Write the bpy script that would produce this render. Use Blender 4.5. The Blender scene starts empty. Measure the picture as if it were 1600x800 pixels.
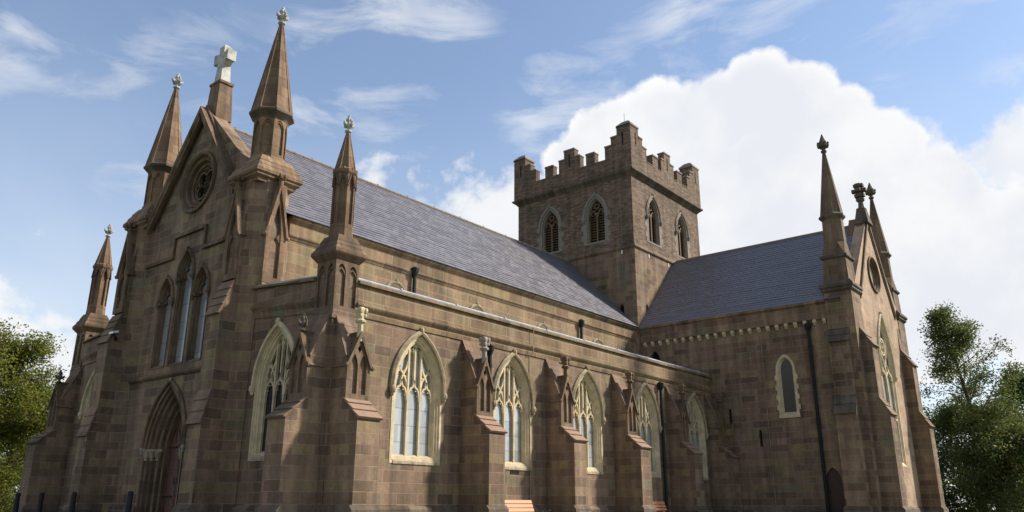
import bpy, bmesh, math, random
from mathutils import Vector, Matrix
from mathutils.geometry import tessellate_polygon
R = math.radians
SC = bpy.context.scene
COL = SC.collection

# ------------------------------------------------------------------ camera
cd = bpy.data.cameras.new('camera')
cam = bpy.data.objects.new('camera', cd)
COL.objects.link(cam)
SC.camera = cam
cd.sensor_width = 36.0
cd.lens = 1234.184 / 1600 * 36.0
cd.clip_start = 0.1
cd.clip_end = 4000
cam.location = (-13.601, -17.643, 0.75)
_yaw, _pit, _rol = R(39.3236), R(17.449), R(0.2)
_F = Vector((math.cos(_pit) * math.cos(_yaw), math.cos(_pit) * math.sin(_yaw), math.sin(_pit)))
_Rt = Vector((math.sin(_yaw), -math.cos(_yaw), 0))
_U = _Rt.cross(_F)
_Rt, _U = _Rt * math.cos(_rol) + _U * math.sin(_rol), _U * math.cos(_rol) - _Rt * math.sin(_rol)
cam.rotation_euler = Matrix((_Rt, _U, -_F)).transposed().to_euler()
SC.render.resolution_x, SC.render.resolution_y = 1024, 512

# ------------------------------------------------------------------ light
SUN_AZ = -41.0          # degrees from +X towards +Y: the sun stands to the south-east
SUN_EL = 38.0
sd = bpy.data.lights.new('sun', 'SUN')
sd.energy = 4.6
sd.angle = R(5.0)
sd.color = (1.0, 0.94, 0.83)
sun = bpy.data.objects.new('sun', sd)
COL.objects.link(sun)
_sv = Vector((math.cos(R(SUN_EL)) * math.cos(R(SUN_AZ)), math.cos(R(SUN_EL)) * math.sin(R(SUN_AZ)), math.sin(R(SUN_EL))))
sun.rotation_euler = _sv.to_track_quat('Z', 'Y').to_euler()
sun.location = (20, -40, 40)

SC.view_settings.view_transform = 'Standard'
SC.view_settings.look = 'None'
SC.view_settings.gamma = 1.0
SC.view_settings.use_curve_mapping = False
SC.view_settings.exposure = 0.72


class NT:
    """small helper round a node tree"""
    def __init__(s, nt):
        s.nt = nt
        nt.nodes.clear()

    def n(s, t, **kw):
        nd = s.nt.nodes.new(t)
        for k, v in kw.items():
            if k.startswith('i_'):
                nd.inputs[k[2:].replace('_', ' ')].default_value = v
            else:
                setattr(nd, k, v)
        return nd

    def l(s, a, b):
        s.nt.links.new(a, b)

    def m(s, op, a, b=None, c=None, clamp=False):
        nd = s.nt.nodes.new('ShaderNodeMath')
        nd.operation = op
        nd.use_clamp = clamp
        for i, v in enumerate((a, b, c)):
            if v is None:
                continue
            if isinstance(v, (int, float)):
                nd.inputs[i].default_value = v
            else:
                s.l(v, nd.inputs[i])
        return nd.outputs[0]

    def mr(s, v, a, b, c, d, smooth=True):
        nd = s.nt.nodes.new('ShaderNodeMapRange')
        nd.interpolation_type = 'SMOOTHSTEP' if smooth else 'LINEAR'
        s.l(v, nd.inputs[0])
        for i, x in enumerate((a, b, c, d)):
            nd.inputs[i + 1].default_value = x
        return nd.outputs[0]

    def mix(s, f, a, b, mode='MIX'):
        nd = s.nt.nodes.new('ShaderNodeMix')
        nd.data_type = 'RGBA'
        nd.blend_type = mode
        for sock, v in ((nd.inputs[0], f), (nd.inputs[6], a), (nd.inputs[7], b)):
            if isinstance(v, (int, float)):
                sock.default_value = v
            elif isinstance(v, tuple):
                sock.default_value = (v + (1,))[:4]
            else:
                s.l(v, sock)
        return nd.outputs[2]

    def ramp(s, v, stops):
        nd = s.nt.nodes.new('ShaderNodeValToRGB')
        el = nd.color_ramp.elements
        while len(el) < len(stops):
            el.new(0.5)
        for e, (p, c) in zip(el, stops):
            e.position = p
            e.color = (c + (1,))[:4] if isinstance(c, tuple) else (c, c, c, 1)
        s.l(v, nd.inputs[0])
        return nd.outputs[0]

    def noise(s, vec, scale, detail=4, rough=0.55, dist=0.0):
        nd = s.nt.nodes.new('ShaderNodeTexNoise')
        nd.inputs['Scale'].default_value = scale
        nd.inputs['Detail'].default_value = detail
        nd.inputs['Roughness'].default_value = rough
        nd.inputs['Distortion'].default_value = dist
        if vec is not None:
            s.l(vec, nd.inputs['Vector'])
        return nd.outputs[0]

    def xyz(s, x, y, z):
        nd = s.nt.nodes.new('ShaderNodeCombineXYZ')
        for i, v in enumerate((x, y, z)):
            if isinstance(v, (int, float)):
                nd.inputs[i].default_value = v
            else:
                s.l(v, nd.inputs[i])
        return nd.outputs[0]


# ------------------------------------------------------------------ sky
w = bpy.data.worlds.new('World')
SC.world = w
w.use_nodes = True
t = NT(w.node_tree)
out = t.n('ShaderNodeOutputWorld')
bg = t.n('ShaderNodeBackground')
bg.inputs['Strength'].default_value = 0.086
t.l(bg.outputs[0], out.inputs[0])
sky = t.n('ShaderNodeTexSky')
sky.sky_type = 'NISHITA'
sky.sun_disc = False
sky.sun_elevation = R(SUN_EL)
sky.sun_rotation = R(90 - SUN_AZ)
sky.air_density = 1.0
sky.dust_density = 0.6
sky.ozone_density = 2.0
tc = t.n('ShaderNodeTexCoord')
sep = t.n('ShaderNodeSeparateXYZ')
t.l(tc.outputs['Generated'], sep.inputs[0])
az = t.m('MULTIPLY', t.m('ARCTAN2', sep.outputs[1], sep.outputs[0]), 180 / math.pi)
el = t.m('MULTIPLY', t.m('ARCSINE', sep.outputs[2]), 180 / math.pi)
pos = t.xyz(t.m('MULTIPLY', az, 0.92), el, 0.0)
dirv = tc.outputs['Generated']
# billowing edge: two sizes of cauliflower noise
vo1 = t.n('ShaderNodeTexVoronoi', feature='SMOOTH_F1')
vo1.inputs['Scale'].default_value = 0.42
vo1.inputs['Smoothness'].default_value = 0.35
warp = t.n('ShaderNodeTexNoise')
warp.inputs['Scale'].default_value = 0.35
warp.inputs['Detail'].default_value = 3
t.l(pos, warp.inputs['Vector'])
wv = t.n('ShaderNodeVectorMath', operation='MULTIPLY_ADD')
t.l(warp.outputs['Color'], wv.inputs[0])
wv.inputs[1].default_value = (2.6, 2.6, 0)
t.l(pos, wv.inputs[2])
t.l(wv.outputs[0], vo1.inputs['Vector'])
edge_n = t.noise(pos, 0.55, 8, 0.58)
billow = t.m('ADD', t.m('MULTIPLY', vo1.outputs['Distance'], -0.75), t.m('MULTIPLY', edge_n, 1.15))   # about -0.3 .. 0.6

# cloud bodies as (azimuth, elevation, radius) in degrees
CUMULUS = [(33.6, 23.4, 3.6), (31.4, 25.2, 3.8), (27.6, 26.0, 3.9), (23.5, 26.6, 3.6), (20.0, 27.3, 3.6), (17.4, 26.6, 3.4),
           (14.6, 24.4, 3.4), (12.0, 22.8, 3.0), (9.4, 19.5, 3.4), (26, 20, 7.8), (18.0, 20, 8.2), (11, 14, 8.0), (4, 13, 7.0),
           (-2, 9, 9), (-12, 10, 9), (22, 11, 10), (31, 16, 6.0)]
BANK = [(39, 19.5, 6.0), (45.0, 18.5, 5.5), (51, 21.5, 3.0), (50, 14, 4.5), (56, 13, 3.5), (10.5, 20.5, 4.5), (4, 20.5, 4.5), (-2, 21, 5.5), (78, 8, 10), (70, 6, 8),
        (100, 14, 14), (130, 22, 16), (165, 16, 16), (-38, 14, 12), (-70, 26, 13), (-110, 18, 15), (-150, 24, 16), (60, 8, 9)]


def field(blobs):
    acc = None
    for (a, e, r) in blobs:
        d = t.n('ShaderNodeVectorMath', operation='DISTANCE')
        t.l(pos, d.inputs[0])
        d.inputs[1].default_value = (a * 0.92, e, 0)
        f = t.m('MULTIPLY_ADD', d.outputs['Value'], -1.0 / r, 1.0)
        acc = f if acc is None else t.m('SMOOTH_MAX', acc, f, 0.06)
    return acc


fc = field(CUMULUS)
m_c = t.mr(t.m('MULTIPLY_ADD', t.m('SUBTRACT', billow, 0.22), 0.40, fc), 0.0, 0.22, 0, 1)
fb = field(BANK)
soft_n = t.noise(pos, 0.26, 7, 0.6)
m_b = t.mr(t.m('MULTIPLY_ADD', t.m('SUBTRACT', soft_n, 0.5), 2.1, fb), 0.0, 0.6, 0, 0.95)
# thin streaks high up
mp = t.n('ShaderNodeMapping')
mp.inputs['Rotation'].default_value = (0, 0, R(-24))
mp.inputs['Scale'].default_value = (0.045, 0.13, 1)
t.l(pos, mp.inputs['Vector'])
ci = t.noise(mp.outputs[0], 2.0, 7, 0.6, 0.5)
cmask = t.noise(pos, 0.07, 2, 0.5)
m_w = t.m('MULTIPLY', t.mr(ci, 0.40, 0.72, 0, 0.72), t.mr(cmask, 0.34, 0.58, 0.2, 1))
# haze low down
m_h = t.mr(el, -2, 32, 0.70, 0.09)
cover = t.m('MAXIMUM', t.m('MAXIMUM', m_c, m_b), t.m('MAXIMUM', m_w, m_h))
shade_n = t.noise(pos, 0.13, 5, 0.55)
ccol = t.mix(t.mr(shade_n, 0.36, 0.66, 0, 1), (5.8, 6.0, 6.4), (6.7, 6.75, 6.8))
ccol = t.mix(t.m('MULTIPLY', t.mr(fc, 0.03, 0.4, 1, 0), m_c), ccol, (7.1, 7.1, 7.1))
skyc = t.mix(1.0, sky.outputs[0], (1.24, 1.28, 1.30), 'MULTIPLY')
fin = t.mix(cover, skyc, ccol)
t.l(fin, bg.inputs['Color'])

# ------------------------------------------------------------------ materials
MATS = {}


def newmat(name):
    m = bpy.data.materials.new(name)
    m.use_nodes = True
    t = NT(m.node_tree)
    o = t.n('ShaderNodeOutputMaterial')
    p = t.n('ShaderNodeBsdfPrincipled')
    t.l(p.outputs[0], o.inputs[0])
    MATS[name] = m
    return t, p


def face_uv(t):
    g = t.n('ShaderNodeNewGeometry')
    sp = t.n('ShaderNodeSeparateXYZ')
    t.l(g.outputs['Position'], sp.inputs[0])
    sn = t.n('ShaderNodeSeparateXYZ')
    t.l(g.outputs['True Normal'], sn.inputs[0])
    ax = t.m('ABSOLUTE', sn.outputs[0])
    ay = t.m('ABSOLUTE', sn.outputs[1])
    f = t.m('GREATER_THAN', t.m('MULTIPLY', ax, 1.03), ay)
    mx = t.n('ShaderNodeMix')
    mx.data_type = 'FLOAT'
    t.l(f, mx.inputs[0])
    t.l(sp.outputs[0], mx.inputs[2])
    t.l(sp.outputs[1], mx.inputs[3])
    return g.outputs['Position'], mx.outputs[0], sp.outputs[2], sn.outputs[2]


def masonry(name, bw, bh, stops, mortar, msize, bump=0.5, rough=0.9, streak=0.5, stain=0.8, mfac=0.6, irregular=0.5):
    t, p = newmat(name)
    P, u, v, nz = face_uv(t)
    # wobble the courses a little
    wob = t.noise(P, 0.9, 2)
    v = t.m('ADD', v, t.m('MULTIPLY', t.noise(t.xyz(0.0, 0.0, t.m('MULTIPLY', v, 0.8 / bh * 0.3)), 1.0, 1), bh * 1.1))
    row = t.m('FLOOR', t.m('DIVIDE', v, bh))
    wn = t.n('ShaderNodeTexWhiteNoise', noise_dimensions='1D')
    t.l(row, wn.inputs['W'])
    u2 = t.m('ADD', u, t.m('MULTIPLY', wn.outputs['Value'], bw * 3))
    u2 = t.m('ADD', u2, t.m('MULTIPLY', t.noise(t.xyz(t.m('MULTIPLY', u, 0.55), t.m('MULTIPLY', row, 3.7), 0.0), 1.0, 1), bw * 2.2 * irregular))
    vec = t.xyz(u2, v, 0.0)
    br = t.n('ShaderNodeTexBrick')
    br.offset = 0.5
    br.squash = 0.72
    br.squash_frequency = 3
    br.inputs['Scale'].default_value = 1.0
    br.inputs['Brick Width'].default_value = bw
    br.inputs['Row Height'].default_value = bh
    br.inputs['Mortar Size'].default_value = msize
    br.inputs['Mortar Smooth'].default_value = 0.35
    br.inputs['Color1'].default_value = (0, 0, 0, 1)
    br.inputs['Color2'].default_value = (1, 1, 1, 1)
    br.inputs['Mortar'].default_value = (0.5, 0.5, 0.5, 1)
    t.l(vec, br.inputs['Vector'])
    _m = [sum(c_[k] for _, c_ in stops) / len(stops) for k in range(3)]
    stops = [(p_, tuple(c_[k] * 1.12 - _m[k] * 0.12 for k in range(3))) for p_, c_ in stops]
    stops = [(p_, (c_[0] * 0.97, c_[1] * 1.0, c_[2] * 0.97)) for p_, c_ in stops]
    col = t.ramp(br.outputs['Color'], stops)
    # grain, blotches and rain streaks
    g1 = t.noise(P, 9.0, 5, 0.65)
    col = t.mix(1.0, col, t.ramp(g1, [(0.25, 0.78), (0.75, 1.2)]), 'MULTIPLY')
    big = t.noise(P, 0.55, 4, 0.6)
    col = t.mix(t.mr(big, 0.45, 0.75, 0, stain), col, t.mix(1.0, col, (0.52, 0.56, 0.50), 'MULTIPLY'))
    pk = t.noise(P, 0.8, 3, 0.6)
    col = t.mix(t.mr(pk, 0.52, 0.72, 0, 0.45), col, t.mix(1.0, col, (1.45, 1.32, 1.18), 'MULTIPLY'))
    st = t.noise(t.xyz(t.m('MULTIPLY', u, 2.6), t.m('MULTIPLY', v, 0.16), 0.0), 1.0, 5, 0.6)
    col = t.mix(1.0, col, t.ramp(st, [(0.28, 1.0 - streak), (0.62, 1.08)]), 'MULTIPLY')
    pale_n = t.noise(t.xyz(t.m('MULTIPLY', u, 2.0), t.m('MULTIPLY', v, 0.22), 7.7), 1.0, 3, 0.6)
    col = t.mix(t.mr(pale_n, 0.58, 0.8, 0, 0.3), col, (0.30, 0.26, 0.21))  # paler tan stone in random upright streaks
    mm = t.m('MULTIPLY', br.outputs['Fac'], t.mr(t.noise(P, 1.6, 3), 0.3, 0.7, mfac * 0.35, mfac))
    col = t.mix(mm, col, mortar)
    t.l(col, p.inputs['Base Color'])
    p.inputs['Roughness'].default_value = rough
    p.inputs['Specular IOR Level'].default_value = 0.25
    h = t.m('ADD', t.m('MULTIPLY', br.outputs['Fac'], -0.7), t.m('MULTIPLY', g1, 0.6))
    h = t.m('ADD', h, t.m('MULTIPLY', t.m('ADD', br.outputs['Color'], wob), 0.25))
    b = t.n('ShaderNodeBump')
    b.inputs['Strength'].default_value = bump
    b.inputs['Distance'].default_value = 0.02
    t.l(h, b.inputs['Height'])
    t.l(b.outputs[0], p.inputs['Normal'])


K = 1.0
masonry('ashlar', 0.78, 0.30,
        [(0.0, (0.140, 0.092, 0.064)), (0.2, (0.176, 0.113, 0.078)), (0.42, (0.216, 0.135, 0.096)), (0.58, (0.202, 0.136, 0.092)),
         (0.74, (0.246, 0.158, 0.110)), (0.88, (0.244, 0.172, 0.098)), (1.0, (0.176, 0.140, 0.098))],
        (0.32, 0.25, 0.18), 0.011, 0.45)
masonry('parapet_stone', 0.95, 0.33,
        [(0.0, (0.165, 0.108, 0.068)), (0.3, (0.220, 0.142, 0.088)), (0.6, (0.240, 0.155, 0.098)), (0.8, (0.250, 0.176, 0.098)),
         (1.0, (0.190, 0.140, 0.090))],
        (0.34, 0.27, 0.19), 0.012, 0.4, streak=0.45, mfac=0.8)
masonry('trim_stone', 0.7, 0.42,
        [(0.0, (0.140, 0.088, 0.058)), (0.5, (0.178, 0.115, 0.076)), (1.0, (0.205, 0.136, 0.092))],
        (0.10, 0.07, 0.05), 0.009, 0.35, streak=0.6)
masonry('spire_stone', 0.6, 0.38,
        [(0.0, (0.185, 0.110, 0.070)), (0.5, (0.225, 0.137, 0.088)), (1.0, (0.255, 0.165, 0.105))],
        (0.085, 0.055, 0.04), 0.011, 0.4, streak=0.55, mfac=0.9)
masonry('dark_stone', 0.6, 0.40,
        [(0.0, (0.095, 0.072, 0.058)), (0.5, (0.13, 0.098, 0.076)), (1.0, (0.16, 0.12, 0.092))],
        (0.08, 0.06, 0.05), 0.008, 0.4)
masonry('weathering_stone', 0.9, 0.9,
        [(0.0, (0.16, 0.106, 0.074)), (0.5, (0.20, 0.128, 0.09)), (1.0, (0.235, 0.15, 0.105))],
        (0.18, 0.13, 0.10), 0.006, 0.4, streak=0.4, stain=0.8)
masonry('pink_stone', 0.8, 0.30,
        [(0.0, (0.29, 0.185, 0.13)), (0.35, (0.36, 0.235, 0.165)), (0.65, (0.39, 0.26, 0.185)), (1.0, (0.35, 0.255, 0.17))],
        (0.36, 0.28, 0.21), 0.009, 0.35, streak=0.32)
masonry('rubble', 0.34, 0.085,
        [(0.0, (0.105, 0.066, 0.048)), (0.25, (0.138, 0.088, 0.063)), (0.5, (0.164, 0.106, 0.075)), (0.75, (0.194, 0.128, 0.091)),
         (1.0, (0.23, 0.160, 0.115))],
        (0.19, 0.15, 0.115), 0.010, 0.9, streak=0.45, mfac=0.4, irregular=1.0)
masonry('plinth_stone', 0.9, 0.36,
        [(0.0, (0.11, 0.078, 0.06)), (0.5, (0.15, 0.108, 0.082)), (1.0, (0.19, 0.14, 0.105))],
        (0.22, 0.17, 0.13), 0.009, 0.5)


def plainmat(name, base, rough=0.8, var=0.25, scale=6.0, spec=0.3, metal=0.0, bump=0.2, tint=None, tscale=1.2, tamt=0.6):
    t, p = newmat(name)
    g = t.n('ShaderNodeNewGeometry')
    P = g.outputs['Position']
    n1 = t.noise(P, scale, 5, 0.6)
    c = t.mix(1.0, base, t.ramp(n1, [(0.25, 1 - var), (0.75, 1 + var)]), 'MULTIPLY')
    if tint:
        c = t.mix(t.mr(t.noise(P, tscale, 4, 0.6), 0.45, 0.7, 0, tamt), c, tint)
    t.l(c, p.inputs['Base Color'])
    p.inputs['Roughness'].default_value = rough
    p.inputs['Specular IOR Level'].default_value = spec
    p.inputs['Metallic'].default_value = metal
    if bump:
        b = t.n('ShaderNodeBump')
        b.inputs['Strength'].default_value = bump
        b.inputs['Distance'].default_value = 0.01
        t.l(n1, b.inputs['Height'])
        t.l(b.outputs[0], p.inputs['Normal'])
    return t, p


plainmat('cream_stone', (0.49, 0.40, 0.255), 0.85, 0.28, 4, tint=(0.36, 0.30, 0.20), tscale=1.7, tamt=0.8)
plainmat('hood_stone', (0.30, 0.24, 0.155), 0.9, 0.3, 7, tint=(0.15, 0.12, 0.085), tscale=3.0, tamt=0.8)
plainmat('sill_stone', (0.34, 0.27, 0.18), 0.9, 0.35, 7, tint=(0.14, 0.12, 0.085), tscale=3.0, tamt=0.8)
plainmat('pale_stone', (0.43, 0.41, 0.365), 0.85, 0.25, 5, tint=(0.27, 0.26, 0.23), tscale=2.2, tamt=0.9)
plainmat('grey_stone', (0.21, 0.175, 0.14), 0.9, 0.25, 8, tint=(0.18, 0.16, 0.14))
plainmat('pale_finial', (0.42, 0.40, 0.36), 0.85, 0.3, 10, tint=(0.2, 0.19, 0.17), tscale=5)
plainmat('finial_stone', (0.30, 0.265, 0.215), 0.85, 0.3, 10, tint=(0.2, 0.18, 0.15), tscale=5)
plainmat('rust_stone', (0.245, 0.155, 0.105), 0.9, 0.2, 5, tint=(0.22, 0.15, 0.11), tscale=2.5, tamt=0.7)
plainmat('lead', (0.34, 0.355, 0.38), 0.55, 0.25, 3, 0.4, 0.1, tint=(0.20, 0.21, 0.22), tscale=1.4)
plainmat('black_iron', (0.010, 0.010, 0.012), 0.55, 0.2, 20, 0.25, bump=0.1)
plainmat('dark_wood', (0.055, 0.030, 0.020), 0.55, 0.3, 12)
plainmat('louvre_wood', (0.13, 0.085, 0.05), 0.75, 0.3, 9)
plainmat('bench_wood', (0.47, 0.185, 0.075), 0.55, 0.2, 14, 0.4)
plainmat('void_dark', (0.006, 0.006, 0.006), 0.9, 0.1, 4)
plainmat('lamp_white', (0.75, 0.75, 0.73), 0.4, 0.05, 4, 0.5)
plainmat('gravel', (0.23, 0.20, 0.165), 0.95, 0.4, 40, 0.2, bump=0.8, tint=(0.16, 0.14, 0.115), tscale=0.8)
plainmat('bark', (0.075, 0.055, 0.040), 0.95, 0.4, 14, 0.2, bump=0.8, tint=(0.06, 0.07, 0.04), tscale=2)

# door timber with upright boards
t, p = newmat('door_wood')
P, u, v, nz = face_uv(t)
wn = t.n('ShaderNodeTexWhiteNoise', noise_dimensions='1D')
t.l(t.m('FLOOR', t.m('MULTIPLY', u, 7.0)), wn.inputs['W'])
gr = t.noise(t.xyz(t.m('MULTIPLY', u, 40), t.m('MULTIPLY', v, 2.0), 0.0), 1.0, 4)
c = t.mix(wn.outputs['Value'], (0.075, 0.033, 0.020), (0.115, 0.050, 0.029))
c = t.mix(1.0, c, t.ramp(gr, [(0.2, 0.6), (0.8, 1.3)]), 'MULTIPLY')
t.l(c, p.inputs['Base Color'])
p.inputs['Roughness'].default_value = 0.5

# slates: random tone per slate, laid rows are real geometry
t, p = newmat('slate')
g = t.n('ShaderNodeNewGeometry')
sp = t.n('ShaderNodeSeparateXYZ')
t.l(g.outputs['Position'], sp.inputs[0])
sn = t.n('ShaderNodeSeparateXYZ')
t.l(g.outputs['True Normal'], sn.inputs[0])
f = t.m('GREATER_THAN', t.m('ABSOLUTE', sn.outputs[0]), t.m('ABSOLUTE', sn.outputs[1]))
mx = t.n('ShaderNodeMix')
mx.data_type = 'FLOAT'
t.l(f, mx.inputs[0])
t.l(sp.outputs[0], mx.inputs[2])
t.l(sp.outputs[1], mx.inputs[3])
u = mx.outputs[0]
ROWZ = 0.155
rowi = t.m('FLOOR', t.m('DIVIDE', t.m('SUBTRACT', sp.outputs[2], 9.90), ROWZ))
odd = t.m('MULTIPLY', t.m('FLOORED_MODULO', rowi, 2.0), 0.5)
cu = t.m('ADD', t.m('DIVIDE', u, 0.34), odd)
cell = t.m('FLOOR', cu)
wn = t.n('ShaderNodeTexWhiteNoise', noise_dimensions='2D')
t.l(t.xyz(cell, rowi, 0.0), wn.inputs['Vector'])
rnd = wn.outputs['Value']
base = t.ramp(rnd, [(0.0, (0.106, 0.099, 0.114)), (0.4, (0.120, 0.112, 0.128)), (0.75, (0.130, 0.121, 0.138)), (1.0, (0.146, 0.136, 0.152))])
base = t.mix(t.mr(t.noise(g.outputs['Position'], 0.9, 6, 0.7), 0.5, 0.72, 0, 0.45), base, (0.15, 0.145, 0.13))
fr = t.m('FRACT', cu)
gap = t.m('LESS_THAN', t.m('MINIMUM', fr, t.m('SUBTRACT', 1.0, fr)), 0.022)
base = t.mix(t.m('MULTIPLY', gap, 0.7), base, (0.03, 0.03, 0.035))
t.l(base, p.inputs['Base Color'])
rr = t.m('MULTIPLY_ADD', rnd, 0.16, 0.38)
t.l(rr, p.inputs['Roughness'])
p.inputs['Specular IOR Level'].default_value = 0.62
b = t.n('ShaderNodeBump')
b.inputs['Strength'].default_value = 0.6
b.inputs['Distance'].default_value = 0.012
t.l(t.m('ADD', t.m('MULTIPLY', rnd, 0.6), t.m('ADD', t.m('MULTIPLY', gap, -1.0), t.m('MULTIPLY', t.noise(g.outputs['Position'], 7.0, 4), 0.8))), b.inputs['Height'])
t.l(b.outputs[0], p.inputs['Normal'])


def glassmat(name, base, metal, rough, lines=0.5, spec=0.5):
    t, p = newmat(name)
    P, u, v, nz = face_uv(t)
    fr = t.m('FRACT', t.m('DIVIDE', v, lines))
    bar = t.m('LESS_THAN', fr, 0.035)
    row = t.m('FLOOR', t.m('DIVIDE', v, lines))
    wn = t.n('ShaderNodeTexWhiteNoise', noise_dimensions='2D')
    t.l(t.xyz(t.m('FLOOR', t.m('MULTIPLY', u, 2.08)), row, 0.0), wn.inputs['Vector'])
    c = t.mix(wn.outputs['Value'], tuple(x * 0.82 for x in base), tuple(x * 1.1 for x in base))
    c = t.mix(t.m('MULTIPLY', bar, 0.6), c, (0.05, 0.05, 0.055))
    t.l(c, p.inputs['Base Color'])
    p.inputs['Metallic'].default_value = metal
    p.inputs['Roughness'].default_value = rough
    p.inputs['Specular IOR Level'].default_value = spec
    b = t.n('ShaderNodeBump')
    b.inputs['Strength'].default_value = 0.12
    b.inputs['Distance'].default_value = 0.02
    t.l(t.m('ADD', t.noise(P, 3.0, 2), t.m('MULTIPLY', wn.outputs['Value'], 0.4)), b.inputs['Height'])
    t.l(b.outputs[0], p.inputs['Normal'])


glassmat('pale_glass', (0.40, 0.415, 0.42), 0.35, 0.16)
glassmat('west_glass', (0.31, 0.315, 0.325), 0.3, 0.2, 0.62)
glassmat('dark_glass', (0.020, 0.022, 0.026), 0.0, 0.12, 0.5)
# diamond leaded lattice
t, p = newmat('lattice_glass')
P, u, v, nz = face_uv(t)
a = t.m('FRACT', t.m('MULTIPLY', t.m('ADD', u, t.m('MULTIPLY', v, 0.62)), 9.0))
b_ = t.m('FRACT', t.m('MULTIPLY', t.m('SUBTRACT', u, t.m('MULTIPLY', v, 0.62)), 9.0))
lm = t.m('MAXIMUM', t.m('LESS_THAN', a, 0.2), t.m('LESS_THAN', b_, 0.2))
t.l(t.mix(lm, (0.018, 0.019, 0.021), (0.075, 0.07, 0.06)), p.inputs['Base Color'])
p.inputs['Roughness'].default_value = 0.3

# grass
t, p = newmat('grass')
g = t.n('ShaderNodeNewGeometry')
n1 = t.noise(g.outputs['Position'], 0.35, 5)
n2 = t.noise(g.outputs['Position'], 22, 4, 0.7)
c = t.mix(n1, (0.035, 0.065, 0.016), (0.07, 0.095, 0.028))
c = t.mix(1.0, c, t.ramp(n2, [(0.25, 0.6), (0.75, 1.4)]), 'MULTIPLY')
t.l(c, p.inputs['Base Color'])
p.inputs['Roughness'].default_value = 0.95
b = t.n('ShaderNodeBump')
b.inputs['Strength'].default_value = 0.8
b.inputs['Distance'].default_value = 0.05
t.l(n2, b.inputs['Height'])
t.l(b.outputs[0], p.inputs['Normal'])


def leafmat(name, c1, c2, c3, trans=0.35):
    m = bpy.data.materials.new(name)
    m.use_nodes = True
    t = NT(m.node_tree)
    MATS[name] = m
    o = t.n('ShaderNodeOutputMaterial')
    g = t.n('ShaderNodeNewGeometry')
    n1 = t.noise(g.outputs['Position'], 0.55, 3)
    c = t.mix(t.mr(n1, 0.35, 0.65, 0, 1), c1, c2)
    c = t.mix(t.mr(g.outputs['Random Per Island'], 0.55, 1.0, 0, 0.9), c, c3)
    d = t.n('ShaderNodeBsdfPrincipled')
    d.inputs['Roughness'].default_value = 0.55
    d.inputs['Specular IOR Level'].default_value = 0.3
    t.l(c, d.inputs['Base Color'])
    tr = t.n('ShaderNodeBsdfTranslucent')
    t.l(t.mix(1.0, c, (1.25, 1.3, 0.6), 'MULTIPLY'), tr.inputs['Color'])
    ms = t.n('ShaderNodeMixShader')
    ms.inputs[0].default_value = trans
    t.l(d.outputs[0], ms.inputs[1])
    t.l(tr.outputs[0], ms.inputs[2])
    t.l(ms.outputs[0], o.inputs[0])


leafmat('leaf_lime', (0.085, 0.115, 0.022), (0.145, 0.155, 0.028), (0.22, 0.19, 0.035), 0.42)
leafmat('leaf_dark', (0.036, 0.062, 0.020), (0.058, 0.088, 0.026), (0.095, 0.110, 0.034), 0.35)
leafmat('leaf_olive', (0.055, 0.085, 0.026), (0.090, 0.115, 0.036), (0.16, 0.125, 0.045), 0.4)
leafmat('leaf_red', (0.12, 0.035, 0.022), (0.20, 0.055, 0.035), (0.10, 0.09, 0.03), 0.2)


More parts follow.
